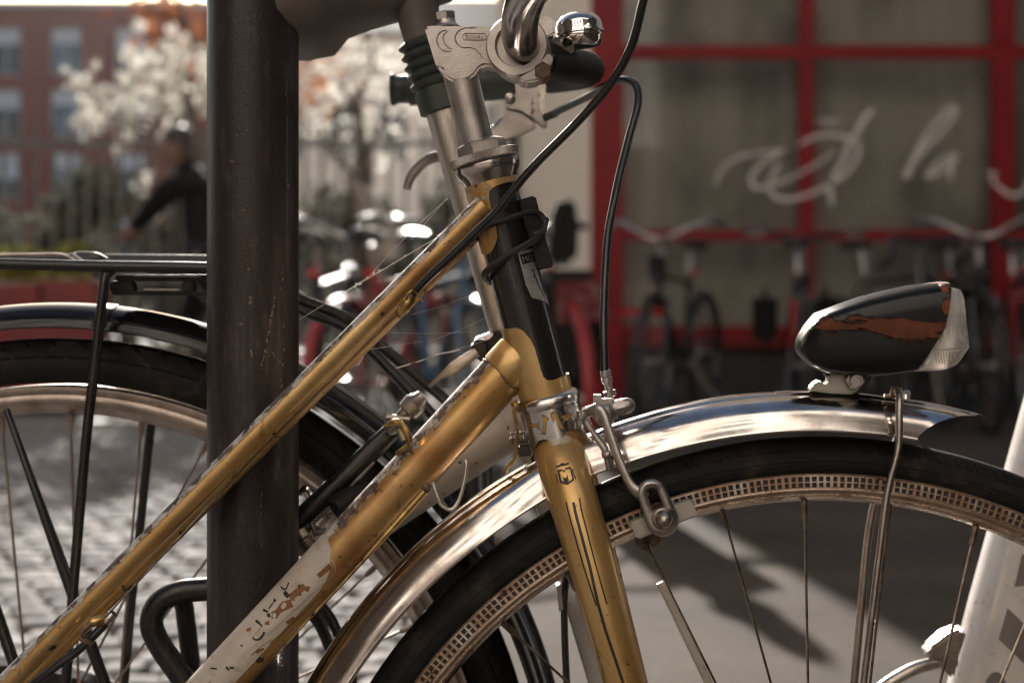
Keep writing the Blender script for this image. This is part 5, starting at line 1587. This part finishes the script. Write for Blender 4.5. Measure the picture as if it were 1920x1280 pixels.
# =================================================================== WHITE FOLDING BICYCLE
WD = 1.0
wb = thing('folding_bicycle', 'white folding bicycle with long silver seat post and dark saddle behind the gold one', 'bicycle', (P(1100, 0, WD).x, WD, 0))
sA, sB = Vector((812, 140)), Vector((956, 630))
part('seat_post', MB().tube([P(796, 86, WD), P(*sA, WD), P(*sB, WD), P(982, 716, WD)], px(34.5, WD), 32), M['silver'], wb, 'long brushed silver seat post')
saxis = P(*sB, WD) - P(*sA, WD)
bt = []
for k in range(6):
    h0 = k * 19
    bt += [(px(42, WD), px(h0, WD)), (px(50, WD), px(h0 + 7, WD)), (px(49, WD), px(h0 + 11, WD)), (px(41, WD), px(h0 + 17, WD))]
boot_c = P(793, 74, WD)
boot = part('rubber_boot', MB().lathe(boot_c, saxis, bt[:-4] + [(px(42, WD), px(98, WD))], 28), M['flaretintrubber'], wb, 'ribbed dark rubber boot', smooth=50)
part('boot_collar', MB().lathe(boot_c, saxis, [(px(40, WD), px(97, WD)), (px(45, WD), px(99, WD)), (px(45, WD), px(138, WD)), (px(42, WD), px(140, WD)), (px(36, WD), px(141, WD))], 28), M['flaretintrubber'], boot)
part('saddle_clamp', MB().tube([P(776, -20, WD), P(784, 30, WD), P(796, 82, WD)], [px(48, WD), px(40, WD), px(36, WD)], 20), M['leather'], wb)
# saddle: a lofted shell with a wide back
sd = []
for u, w, t0, t1 in ((425, .02, 40, 60), (445, .055, -30, 92), (500, .075, -60, 104), (565, .078, -75, 104), (612, .072, -80, 96), (640, .060, -82, 66), (690, .045, -84, 50), (745, .034, -84, 38), (800, .026, -82, 16), (845, .022, -78, 0), (868, .012, -66, -20)):
    ring = []
    for k in range(20):
        a = 2 * PI * k / 20
        s = (1 - math.copysign(abs(math.cos(a)) ** .7, math.cos(a))) / 2
        y = math.copysign(abs(math.sin(a)) ** .7, math.sin(a)) * w
        q = P(u, t0 + (t1 - t0) * s, WD + .01)
        ring.append(Vector((q.x, WD + .01 + y, q.z)))
    sd.append(ring)
part('saddle', MB().loft(sd), M['leather'], wb, 'broad dark brown saddle', smooth=60)
cl_ = part('seat_clamp', MB().prism(outline([(882, 640), (930, 622), (968, 626), (975, 690), (920, 690), (886, 668)], .975), (0, .05, 0)), M['black'], wb, 'black seat clamp with quick release', bevel=.003)
part('clamp_plate', MB().prism(outline([(884, 640), (926, 622), (922, 634), (890, 646)], .972), (0, .03, 0)), M['chromeclean'], cl_, bevel=.001)
part('clamp_knob', MB().lathe(P(900, 652, .975), (0, -1, 0), [(px(16, .97), 0), (px(16, .97), .004), (px(12, .97), .006)], 20), M['black'], cl_)
part('clamp_lever', MB().tube([P(894, 660, .97), P(868, 678, .968), P(846, 694, .968), P(826, 706, .97), P(806, 724, .975)], [px(10, .97), px(12, .97), px(12, .97), px(5, .97), px(4.5, .97)], 10, flat=.5), M['alu'], cl_)
sx_ = (sB.x - sA.x) / (sB.y - sA.y)
part('seat_tube', MB().tube([P(968, 690, WD), P(sB.x + sx_ * (1100 - 630) - 4, 1100, WD), P(sB.x + sx_ * (1700 - 630), 1700, WD)], [px(38, WD), px(40, WD), px(40, WD)], 28), M['whitepaint'], wb, 'white seat tube')
part('rear_stay', MB().tube([P(1016, 758, 1.0), P(844, 873, 1.0), P(640, 1010, 1.0)], px(44, 1.0), 28), M['whitespeck'], wb, 'white stay speckled with dirt')
part('cable', MB().tube([P(1062, 1080, .972), P(1058, 1150, .97), P(1064, 1300, .97), P(1080, 1500, .975)], px(7, .97), 10, smooth=4), M['cable'], wb)
part('cable_clip', MB().prism(outline([(1043, 1098), (1052, 1094), (1056, 1142), (1048, 1146)], .968), (0, .01, 0)), M['whitepaint'], wb)
# small wheels below the picture edge keep it standing
for u in (860, 1560):
    c = P(u, 0, WD); c.z = .235
    w = part('small_wheel', ringprof(MB(), c, [(.205, -.01), (.197, -.01), (.190, 0), (.197, .01), (.205, .01)], 0, 360, 60, True), M['alu'], wb)
    part('tyre', ringprof(MB(), c, [(.203, -.012), (.215, -.02), (.230, -.014), (.235, 0), (.230, .014), (.215, .02), (.203, .012)], 0, 360, 60), M['tyre'], w)
q1 = P(sB.x + sx_ * (1700 - 630), 1700, WD)
part('main_tube', MB().tube([q1, P(1560, 1690, WD)], .022, 18).tube([q1, Vector((P(860, 0, WD).x, WD, .235))], .012, 12).tube([P(1560, 1690, WD), Vector((P(1560, 0, WD).x, WD, .235))], .014, 12), M['whitepaint'], wb)

# =================================================================== WHITE BICYCLE AT THE RIGHT EDGE
GD = 1.10
wr = thing('white_bicycle', 'scuffed white bicycle with dark chequer decals cut off by the right picture edge', 'bicycle', (P(1900, 0, GD).x, GD, 0))
class Fr: pass
ga, gb = Vector((2010, 764)), Vector((1868, 1285))
# fork blade axis, a bit in front of the lens plane tilt
ft = Cyl((2010 + (764 - 600) * .2726, 600), (1868 - (1700 - 1285) * .2726, 1700), GD, px(88, GD), (600, 1700))
fb = part('seat_tube', MB().lathe(ft.A, ft.e, [(ft.r * .98, 0), (ft.r, ft.L * .5), (ft.r * .9, ft.L)], 40), M['whitepaint'], wr, 'white tube with dark chequer decals')
c7 = lambda p: (1640 + p[0] / 2.461, 760 + p[1] / 2.461)
mm = MB()
def on_ft(u, v, lift=.0004):
    ax_ = Vector((gb.x - ga.x, gb.y - ga.y)).normalized()
    a0 = Vector((2010 + (764 - 600) * .2726, 600))
    q = Vector((u, v)) - a0
    s = q.dot(ax_); w = q.x * ax_.y - q.y * ax_.x
    tot = (Vector((1868 - (1700 - 1285) * .2726, 1700)) - a0).length
    return ft.at(math.asin(max(-1, min(1, w / 88))), 600 + s / tot * 1100, lift)
def ftpoly(pts):
    c = sum((Vector(p) for p in pts), Vector((0, 0))) / len(pts)
    dense = []
    for a, b in zip(pts, pts[1:] + pts[:1]):
        for i in range(6): dense.append(Vector(a).lerp(Vector(b), i / 6))
    rings = [[on_ft(*c7(c + (p - c) * s)) for p in dense] for s in (.02, .35, .7, 1.0)]
    mm.loft(rings, closed=True, caps=False)
ftpoly([(550, 890), (690, 1030), (760, 1100), (690, 1210), (645, 1160), (510, 1030)])
ftpoly([(615, 650), (690, 640), (780, 640), (760, 720), (680, 772), (580, 795)])
ftpoly([(490 + 48 * math.cos(a), 1275 + 102 * math.sin(a) - 14 * math.cos(a)) for a in [2 * PI * i / 16 for i in range(16)]])
part('chequer_decal', mm, M['checkgrey'], fb, smooth=40)
part('brake_noodle', MB().tube([P(1600, 1330, 1.05), P(1640, 1300, 1.05), P(1672, 1276, 1.05), P(1712, 1254, 1.05), P(1752, 1243, 1.055), P(1790, 1238, 1.06)], px(12, 1.05), 14, smooth=5), M['silver'], wr, 'silver brake noodle')
part('brake_arm', MB().prism(outline([(1738, 1232), (1744, 1216), (1776, 1190), (1804, 1178), (1815, 1184), (1800, 1230), (1790, 1275), (1776, 1262), (1766, 1240), (1748, 1236)], 1.05), (0, .02, 0)), M['steel'], wr, bevel=.005)
top_ = ft.A - ft.e * .02
part('seat_clamp', MB().lathe(ft.A - ft.e * .012, ft.e, [(.026, -.004), (.0385, -.002), (.0385, .018), (.030, .022)], 28), M['blackmatt'], wr, bevel=.001)
part('seat_post', MB().tube([ft.A + ft.e * .02, ft.A - ft.e * .29], .0145, 20), M['silver'], wr)
sd0 = ft.A - ft.e * .315
rings = []
for x_, w_, h_ in ((.15, .05, .022), (.14, .075, .030), (.06, .078, .032), (.0, .045, .026), (-.09, .024, .020), (-.15, .014, .013)):
    rings.append([sd0 + Vector((x_, w_ * math.cos(2 * PI * k / 18), h_ * math.sin(2 * PI * k / 18) - abs(math.cos(2 * PI * k / 18)) * .012)) for k in range(18)])
part('saddle', MB().loft(rings), M['blackmatt'], wr, smooth=60)
def wheel_at(nm, c, r_):
    w_ = part(nm, ringprof(MB(), c, [(r_ - .031, -.01), (r_ - .041, -.01), (r_ - .046, 0), (r_ - .041, .01), (r_ - .031, .01)], 0, 360, 80, True), M['alu'], wr)
    part('tyre', ringprof(MB(), c, [(r_ - .033, -.012), (r_ - .019, -.018), (r_ - .004, -.012), (r_, 0), (r_ - .004, .012), (r_ - .019, .018), (r_ - .033, .012)], 0, 360, 80), M['tyre'], w_)
    part('hub', MB().lathe(c - Vector((0, .05, 0)), (0, 1, 0), [(.008, 0), (.02, .02), (.014, .03), (.014, .07), (.02, .08), (.008, .1)], 16), M['steel'], w_)
    sm = MB()
    for k in range(28):
        a = 2 * PI * k / 28; s_ = 1 if k % 2 else -1
        sm.tube([c + Vector((math.sin(a) * (r_ - .044), 0, math.cos(a) * (r_ - .044))), c + Vector((math.sin(a + .9 * s_) * .018, .03 * s_, math.cos(a + .9 * s_) * .018))], .001, 4, caps=False)
    part('spokes', sm, M['spoke'], w_, kind='stuff')
rc = Vector((.92, GD, .24)); fc = Vector((-.42, GD + .05, .24))
wheel_at('rear_wheel', rc, .24)
wheel_at('front_wheel', fc, .24)
base_ = ft.A + ft.e * (ft.L * .97)
part('frame', MB().tube([base_, Vector((-.24, GD + .05, .40))], .022, 18)
     .tube([Vector((-.24, GD + .05, .44)), fc + Vector((0, -.05, 0))], .011, 12).tube([Vector((-.24, GD + .05, .44)), fc + Vector((0, .05, 0))], .011, 12)
     .tube([base_, rc + Vector((0, -.06, 0))], .011, 12).tube([base_, rc + Vector((0, .06, 0))], .011, 12)
     .tube([ft.A + ft.e * .10, rc + Vector((0, -.06, 0))], .009, 12).tube([ft.A + ft.e * .10, rc + Vector((0, .06, 0))], .009, 12), M['whitepaint'], wr)

# =================================================================== COBWEB
def strand(a, b, sag, r=.00009, n=10):
    a = P(*a); b = P(*b)
    return [a.lerp(b, k / n) + Vector((0, 0, -sag * 4 * (k / n) * (1 - k / n))) for k in range(n + 1)]
cw = MB()
rs = random.Random(21)
for a, b, sg, r_ in (((640, 552, .95), (828, 440, .93), .0, .00016), ((560, 600, .96), (690, 520, .95), 0, .00010), ((690, 520, .95), (840, 372, .95), -.002, .00010), ((818, 442, .93), (905, 395, .93), .0, .00012), ((838, 372, .95), (770, 450, .95), 0, .00008),
                     ((740, 690, .95), (905, 640, .95), 0, .00010), ((770, 590, .93), (905, 545, .95), .001, .00008), ((800, 640, .95), (920, 590, .96), .0015, .00008), ((710, 622, .93), (880, 622, .95), .001, .00008), ((660, 660, .94), (790, 640, .95), .0, .00008),
                     ((745, 690, .95), (770, 682, .95), 0, .00030), ((815, 665, .95), (862, 656, .95), 0, .00034), ((780, 680, .95), (800, 672, .95), 0, .0002)):
    cw.tube(strand(a, b, sg), r_ * 1.4, 5)
for k in range(14):
    t = rs.random()
    c = P(650 + 180 * t * .6, 546 - 107 * t * .6, .95)
    cw.lathe(c + Vector((rs.uniform(-.001, .001), 0, rs.uniform(-.001, .001))), (0, 0, 1), [(.0001, -.0006), (.0006, -.0002), (.0006, .0003), (.0001, .0007)], 6)
solo('cobweb', cw, M['web'], 'torn cobweb strands with specks between the gold top tube and seat post', 'cobweb', P(740, 560, .95))
# =================================================================== FAR BICYCLES
def far_bike(name, label, loc, rot, fm, bar='flat', barmat='bikeblack', seat='saddlegloss', guards=None, group=None, lean=0.0, tail=True, scale=1.0):
    r = thing(name, label, 'bicycle', loc, group, rot)
    if lean: r.rotation_euler = (lean, 0, rot)
    if scale != 1: r.scale = (scale,) * 3
    ORG[r.name] = Vector((0, 0, 0))
    rw_, wbx = .335, .53
    A = Vector((-wbx, 0, rw_)); B = Vector((wbx, 0, rw_)); BBk = Vector((-.09, 0, .29))
    st_top = Vector((-.20, 0, .80)); ht = Vector((.37, 0, .84)); hb = Vector((.41, 0, .68))
    for c, nm in ((A, 'rear_wheel'), (B, 'front_wheel')):
        w = part(nm, ringprof(MB(), c, [(.312, -.012), (.300, -.011), (.296, 0), (.300, .011), (.312, .012)], 0, 360, 40, True), M['bikesilver'] if fm != 'bikeblack' else M['bikeblack'], r, local=True)
        part('tyre', ringprof(MB(), c, [(.310, -.013), (.322, -.019), (.333, -.013), (.335, 0), (.333, .013), (.322, .019), (.310, .013)], 0, 360, 40), M['rubber'], w, local=True)
        sp = MB()
        for k in range(18):
            a = 2 * PI * k / 18
            s_ = 1 if k % 2 else -1
            sp.tube([c + Vector((math.sin(a) * .3, 0, math.cos(a) * .3)), c + Vector((math.sin(a + .9 * s_) * .02, .03 * s_, math.cos(a + .9 * s_) * .02))], .0013, 3, caps=False)
        part('spokes', sp, M['steel'], w, local=True, kind='stuff')
        part('hub', MB().lathe(c - Vector((0, .055, 0)), (0, 1, 0), [(.008, 0), (.02, .02), (.016, .03), (.016, .08), (.02, .09), (.008, .11)], 10), M['steel'], w, local=True)
    part('frame', MB().tube([BBk, st_top], .016, 10).tube([BBk, hb], .019, 10).tube([st_top + Vector((.02, 0, -.06)), ht + Vector((0.01, 0, -.05))], .015, 10).tube([hb, ht], .019, 10)
         .tube([BBk + Vector((0, .03, 0)), A + Vector((0, .06, 0))], .009, 8).tube([BBk + Vector((0, -.03, 0)), A + Vector((0, -.06, 0))], .009, 8)
         .tube([st_top + Vector((0, .02, -.05)), A + Vector((0, .06, 0))], .008, 8).tube([st_top + Vector((0, -.02, -.05)), A + Vector((0, -.06, 0))], .008, 8), M[fm], r, local=True)
    part('fork', MB().tube([hb + Vector((0, .05, -.02)), B + Vector((-.03, .055, .1)), B + Vector((0, .055, 0))], .011, 8, smooth=3).tube([hb + Vector((0, -.05, -.02)), B + Vector((-.03, -.055, .1)), B + Vector((0, -.055, 0))], .011, 8, smooth=3).tube([hb + Vector((0, -.055, -.02)), hb + Vector((0, .055, -.02))], .013, 8), M[fm], r, local=True)
    part('seat_post', MB().tube([st_top, st_top + Vector((-.035, 0, .13))], .0135, 10), M['bikesilver'], r, local=True)
    s0 = st_top + Vector((-.04, 0, .17))
    rings = []
    for x_, w_, h_ in ((-.14, .05, .03), (-.13, .075, .035), (-.06, .078, .035), (.0, .045, .028), (.08, .024, .022), (.14, .016, .016)):
        rings.append([s0 + Vector((x_, w_ * math.cos(2 * PI * k / 14), h_ * math.sin(2 * PI * k / 14) * (1 if math.sin(2 * PI * k / 14) > 0 else 1.0) - abs(math.cos(2 * PI * k / 14)) * .012)) for k in range(14)])
    part('saddle', MB().loft(rings), M[seat], r, local=True, smooth=60)
    hx = ht + Vector((-.03, 0, .14))
    part('stem', MB().tube([ht, ht + Vector((-.02, 0, .10)), hx + Vector((.05, 0, .0))], .014, 10), M['bikesilver'] if barmat == 'bikesilver' else M['bikeblack'], r, local=True)
    hc = hx + Vector((.05, 0, 0))
    if bar == 'flat':
        bp_ = [hc + Vector((-.09, -.31, .03)), hc + Vector((-.05, -.2, .035)), hc + Vector((0, -.07, 0)), hc + Vector((0, .07, 0)), hc + Vector((-.05, .2, .035)), hc + Vector((-.09, .31, .03))]
    elif bar == 'rise':
        bp_ = [hc + Vector((-.14, -.31, .08)), hc + Vector((-.06, -.24, .10)), hc + Vector((.02, -.10, .03)), hc + Vector((.02, 0, 0)), hc + Vector((.02, .10, .03)), hc + Vector((-.06, .24, .10)), hc + Vector((-.14, .31, .08))]
    else:
        bp_ = [hc + Vector((-.04, -.21, -.14)), hc + Vector((.05, -.215, -.13)), hc + Vector((.10, -.215, -.06)), hc + Vector((.06, -.21, .0)), hc + Vector((0, -.16, .01)), hc, hc + Vector((0, .16, .01)), hc + Vector((.06, .21, .0)), hc + Vector((.10, .215, -.06)), hc + Vector((.05, .215, -.13)), hc + Vector((-.04, .21, -.14))]
    hb_ = part('handlebar', MB().tube(bp_, .0125, 10, smooth=4), M[barmat], r, local=True)
    for i, j in ((0, 1), (-1, -2)):
        part('grip', MB().tube([bp_[i], bp_[i].lerp(bp_[j], .9)], .0175, 10), M['rubber'], hb_, local=True)
        part('brake_lever', MB().tube([bp_[j] + Vector((.03, 0, -.005)), bp_[j].lerp(bp_[i], .5) + Vector((.06, 0, -.015)), bp_[i] + Vector((.05, 0, -.01))], .006, 8), M['steel'], hb_, local=True)
    cr = part('crank', MB().lathe(BBk - Vector((0, .045, 0)), (0, 1, 0), [(.09, 0), (.09, .004), (.02, .005), (.02, .09)], 24).tube([BBk + Vector((0, -.06, 0)), BBk + Vector((.10, -.07, -.13))], .01, 8).tube([BBk + Vector((0, .06, 0)), BBk + Vector((-.10, .07, .13))], .01, 8), M['steel'], r, local=True)
    part('pedal', MB().box(BBk + Vector((.10, -.115, -.13)), (.09, .08, .022)), M['rubber'], cr, local=True, bevel=.004)
    part('pedal', MB().box(BBk + Vector((-.10, .115, .13)), (.09, .08, .022)), M['rubber'], cr, local=True, bevel=.004)
    if guards:
        gpr = [(.352, -.026), (.362, -.02), (.367, 0), (.362, .02), (.352, .026)]
        part('front_mudguard', ringprof(MB(), B, gpr, -95, 35, 30), M[guards], r, local=True, smooth=60)
        part('rear_mudguard', ringprof(MB(), A, gpr, -110, 70, 36), M[guards], r, local=True, smooth=60)
    part('front_lamp', MB().lathe(hb + Vector((.02, 0, .10)), (1, 0, -.1), [(.012, 0), (.028, .02), (.03, .06), (.024, .065)], 12), M['bikeblack'], r, local=True)
    if tail:
        part('tail_reflector', MB().lathe(st_top + Vector((-.07, 0, .0)), (-1, 0, 0), [(.024, 0), (.024, .015), (.018, .02)], 12), M['redplastic'], r, local=True)
    part('kickstand', MB().tube([BBk + Vector((-.06, .03, 0)), Vector((-.20, .22, .012))], .009, 8), M['steel'], r, local=True)
    return r
def bags(b):
    for s in (-1, 1):
        part('pannier', MB().prism([Vector((-.66, s * .10, .36)), Vector((-.36, s * .10, .36)), Vector((-.30, s * .10, .72)), Vector((-.70, s * .10, .72))], (0, s * .14, 0)), M['blackmatt'], b, local=True, bevel=.06)
def X(u, d): return (u - 960) / F * d
GRP = 'bicycles parked outside the shop'
b = far_bike('parked_bicycle', 'dark bicycle with raised silver handlebar and red lamps, leftmost before the shop window', (X(1275, 7.9), 7.9, 0), R(-112), 'bikeblack', 'rise', 'bikesilver', group=GRP, guards='bikeblack')
part('reflector', MB().lathe(Vector((.43, 0, .60)), (1, 0, 0), [(.03, 0), (.03, .012)], 12), M['redplastic'], b, local=True)
part('lamp_bracket', MB().span((.42, -.04, .78), (.50, .04, .90)), M['blackmatt'], b, local=True, bevel=.015)
part('reflector', MB().box(Vector((.62, -.09, .60)), (.03, .10, .03)), M['redplastic'], b, local=True)
b = far_bike('parked_bicycle', 'black bicycle with flat dark handlebar below the script, in front of the glazing bar', (X(1500, 7.7), 7.7, 0), R(-98), 'bikeblack', 'flat', 'bikeblack', group=GRP)
part('side_reflector', MB().lathe(Vector((.53, -.06, .52)), (0, -1, 0), [(.022, 0), (.022, .008)], 10), M['orangeplastic'], b, local=True)
bags(b)
part('stay_stripe', MB().tube([Vector((.44, -.058, .66)), Vector((.50, -.066, .42))], .012, 8), M['redplastic'], b, local=True)
b = far_bike('parked_bicycle', 'black racing bicycle with dropped handlebar, behind the rusty headlamp', (X(1655, 7.9), 7.9, 0), R(-75), 'bikeblack', 'drop', 'bikeblack', group=GRP, tail=False)
b = far_bike('parked_bicycle', 'dark bicycle with bright silver flat handlebar at the right of the shop window', (X(1800, 7.6), 7.6, 0), R(-93), 'bikeblack', 'rise', 'bikesilver', group=GRP, guards='bikeblack')
bags(b)
b = far_bike('parked_bicycle', 'black bicycle with red frame lugs nearest the right end of the shop row', (X(1905, 8.1), 8.1, 0), R(-104), 'bikered', 'flat', 'bikeblack', group=GRP, tail=True)
bags(b)
# bicycles in the middle distance
b = far_bike('blue_bicycle', 'blue framed bicycle with dark saddle, behind the silver seat post', (X(815, 6.3), 6.3, 0), R(-68), 'bikeblue', 'flat', 'bikeblack', guards='bikeblack')
b = far_bike('red_bicycle', 'red framed bicycle with black saddle parked left of the blue one', (X(742, 6.6), 6.6, 0), R(70), 'bikered', 'rise', 'bikeblack', guards='bikered')
b = far_bike('dark_bicycle', 'dark bicycle with chrome bell, directly right of the steel pole', (X(618, 6.9), 6.9, 0), R(82), 'bikeblack', 'rise', 'bikesilver', guards='bikeblack')
part('bell', MB().lathe(Vector((.33, -.16, 1.05)), (0, 0, 1), [(.03, 0), (.032, .01), (.026, .03), (.01, .04), (0, .041)], 16), M['chromeclean'], b, local=True, smooth=60)
# rear bag with patterned padding on a bicycle by the wall
b = far_bike('bag_bicycle', 'dark bicycle carrying a black rear bag with red patterned flap, left of the red pilaster', (.10, 6.02, 0), R(102), 'bikeblack', 'flat', 'bikeblack', guards='bikered')
cs = part('rear_bag', MB().prism([Vector((-.40, -.055, .82)), Vector((-.42, -.06, 1.0)), Vector((-.43, -.025, 1.075)), Vector((-.43, .02, 1.075)), Vector((-.42, .05, 1.0)), Vector((-.40, .055, .82))], (-.10, 0, .03)), M['blackmatt'], b, local=True, bevel=.03)
part('side_bag', MB().span((-.60, -.15, .34), (-.30, .12, .81)), M['blackmatt'], cs, local=True, bevel=.05)
part('bag_flap', MB().span((-.625, -.16, .60), (-.605, .06, .77)), M['redpattern'], cs, local=True, bevel=.008)
# pale canvas sheet hanging beside the thin tree
m = MB()
cv_ = [(655, 340, 700, 352), (668, 380, 712, 380), (676, 420, 735, 416), (684, 455, 752, 452), (690, 490, 752, 488)]
rings = []
for u0, v0, u1, v1 in cv_:
    rings.append([P(u0 + (u1 - u0) * k / 8, v0 + (v1 - v0) * k / 8, 8.4 + .05 * math.sin(k * 1.7)) for k in range(9)] + [P(u0 + (u1 - u0) * k / 8, v0 + (v1 - v0) * k / 8, 8.44 + .05 * math.sin(k * 1.7)) for k in range(8, -1, -1)])
m.loft(rings)
sail = thing('canvas_banner', 'pale tapering canvas banner on a stake, left of the bright saddle', 'banner', (P(700, 0, 8.4).x, 8.4, 0))
part('canvas', m, M['palewood'], sail, smooth=60)
part('stake', MB().tube([Vector((P(716, 0, 8.47).x, 8.49, 0)), P(652, 330, 8.49)], .018, 10), M['bark'], sail)

# planters with yellow-green plants at the left
for k, (u, lab) in enumerate(((40, 'red planter box with a yellow green plant, leftmost above the black rack'), (140, 'red planter box with a taller yellow green plant, right of the first'))):
    pd = 8.6
    xx = X(u, pd)
    t = thing('red_planter', lab, 'planter', (xx, pd, .02), 'red planters by the railing')
    pot = MB()
    rr = []
    for z, w in ((.02, .15), (.74 if k == 0 else .76, .19)):
        rr.append([Vector((xx + a * w, pd + b_ * .15, z)) for a, b_ in ((-1, -1), (1, -1), (1, 1), (-1, 1))])
    pot.loft(rr)
    part('box', pot, M['planter'], t, smooth=0, bevel=.012)
    r_ = random.Random(30 + k)
    lf = MB()
    for _ in range(9):
        leaf_cloud(lf, Vector((xx + r_.uniform(-.13, .13), pd + r_.uniform(-.1, .1), (.84 if k == 0 else .86) + r_.uniform(-.06, .07))), .085, 60, .025, r_)
    part('plant', lf, M['yellowleaf'], t, smooth=0)

# =================================================================== PERSON in black, pushing a bicycle
PDp = 9.2
b = far_bike('pushed_bicycle', 'dark bicycle held by the person in black, left of the steel pole', (X(300, PDp - .3), PDp - .35, 0), R(186), 'bikeblack', 'flat', 'bikeblack', tail=False)
pr_ = thing('person', 'person in black jacket leaning forward over a bicycle, half hidden by the steel pole', 'person', (X(385, PDp), PDp, 0.02))
def wp(u, v, dy=0.0): return P(u, v, PDp + dy)
bones = [('pelvis', wp(388, 478), .155, None), ('waist', wp(386, 430), .150, 0), ('chest', wp(376, 365), .175, 1), ('neck', wp(352, 316), .075, 2), ('headb', wp(344, 298), .075, 3),
         ('shl', wp(366, 332, -.17), .075, 2), ('ell', wp(306, 352, -.24), .058, 5), ('wrl', wp(262, 412, -.22), .042, 6), ('hal', wp(246, 430, -.20), .035, 7),
         ('shr', wp(366, 332, .17), .075, 2), ('elr', wp(312, 372, .24), .058, 9), ('wrr', wp(268, 418, .22), .042, 10), ('har', wp(250, 434, .20), .035, 11)]
hipl = P(392, 500, PDp - .09); hipr = P(392, 500, PDp + .09)
gz = .06
bones += [('hpl', hipl, .11, 0), ('knl', Vector((hipl.x - .10, hipl.y, .50)), .075, 13), ('anl', Vector((hipl.x + .03, hipl.y, .12)), .055, 14), ('tol', Vector((hipl.x - .16, hipl.y - .02, .065)), .045, 15),
          ('hpr', hipr, .11, 0), ('knr', Vector((hipr.x + .10, hipr.y, .50)), .075, 17), ('anr', Vector((hipr.x + .28, hipr.y, .14)), .055, 18), ('tor', Vector((hipr.x + .10, hipr.y, .065)), .045, 19)]
org = ORG[pr_.name]
me = bpy.data.meshes.new('body')
me.from_pydata([tuple(q - org) for _, q, _, _ in bones], [(p_, i) for i, (_, _, _, p_) in enumerate(bones) if p_ is not None], [])
ob = bpy.data.objects.new('body_skin', me)
COL.objects.link(ob)
sk = ob.modifiers.new('skin', 'SKIN')
for i, (_, _, rr, p_) in enumerate(bones):
    me.skin_vertices[0].data[i].radius = (rr, rr)
    me.skin_vertices[0].data[i].use_root = (i == 0)
ss = ob.modifiers.new('sub', 'SUBSURF'); ss.levels = 2; ss.render_levels = 2
bpy.context.view_layer.update()
dg = bpy.context.evaluated_depsgraph_get()
me2 = bpy.data.meshes.new_from_object(ob.evaluated_get(dg))
bpy.data.objects.remove(ob)
me2.name = 'body'
me2.materials.clear(); me2.materials.append(M['cloth'])
me2.polygons.foreach_set('use_smooth', [True] * len(me2.polygons))
bo = bpy.data.objects.new('body', me2)
COL.objects.link(bo); bo.parent = pr_; ORG[bo.name] = org
# head with face, nose, ears; hair cap; hands with fingers
hc = wp(332, 274)
rings = []
for z, rx, ry, cx_ in ((-.125, .045, .045, .02), (-.11, .062, .058, .005), (-.07, .080, .070, -.005), (-.02, .092, .076, 0), (.03, .098, .080, .004), (.07, .090, .076, .01), (.105, .062, .055, .015), (.12, .02, .02, .015)):
    ring = []
    for k in range(18):
        a = 2 * PI * k / 18
        x_ = rx * math.cos(a)
        if abs(a - PI) < .25 and -.06 < z < .0: x_ -= .022       # nose, face to the left
        ring.append(hc + Vector((cx_ + x_, ry * math.sin(a), z)))
    rings.append(ring)
hdm = MB().loft(rings)
for s in (-1, 1):
    hdm.lathe(hc + Vector((.015, s * .074, -.02)), (0, s, 0), [(.028, 0), (.03, .008), (.018, .014)], 10)
part('head', hdm, M['skin'], pr_, smooth=60)
rings = []
for z, rx, ry, cx_ in ((-.06, .060, .083, .045), (.0, .085, .086, .028), (.045, .106, .090, .012), (.085, .098, .085, .012), (.122, .066, .060, .018), (.136, .02, .02, .018)):
    rings.append([hc + Vector((cx_ + rx * math.cos(2 * PI * k / 18), ry * math.sin(2 * PI * k / 18), z)) for k in range(18)])
part('hair', MB().loft(rings), M['hair'], pr_, smooth=60)
for s, (u, v) in ((-1, (240, 436)), (1, (245, 440))):
    hm = MB()
    c = wp(u, v, s * .20)
    hm.tube([c + Vector((.05, 0, .03)), c + Vector((.02, 0, .01)), c + Vector((-.02, 0, -.005))], [.024, .036, .030], 12, smooth=3, flat=.6)
    for k in range(4):
        o_ = Vector((-.02, (k - 1.5) * .018, -.005))
        l_ = (.034, .040, .038, .030)[k]
        hm.tube([c + o_, c + o_ + Vector((-l_, 0, -.004)), c + o_ + Vector((-l_ - .008, 0, -.028)), c + o_ + Vector((-l_ + .016, 0, -.044))], [.010, .0095, .009, .008], 8)
    hm.tube([c + Vector((.03, -s * .02, .0)), c + Vector((.0, -s * .045, -.012)), c + Vector((-.025, -s * .040, -.030))], [.012, .011, .009], 8)
    part('hand', hm, M['skin'], pr_, smooth=60)
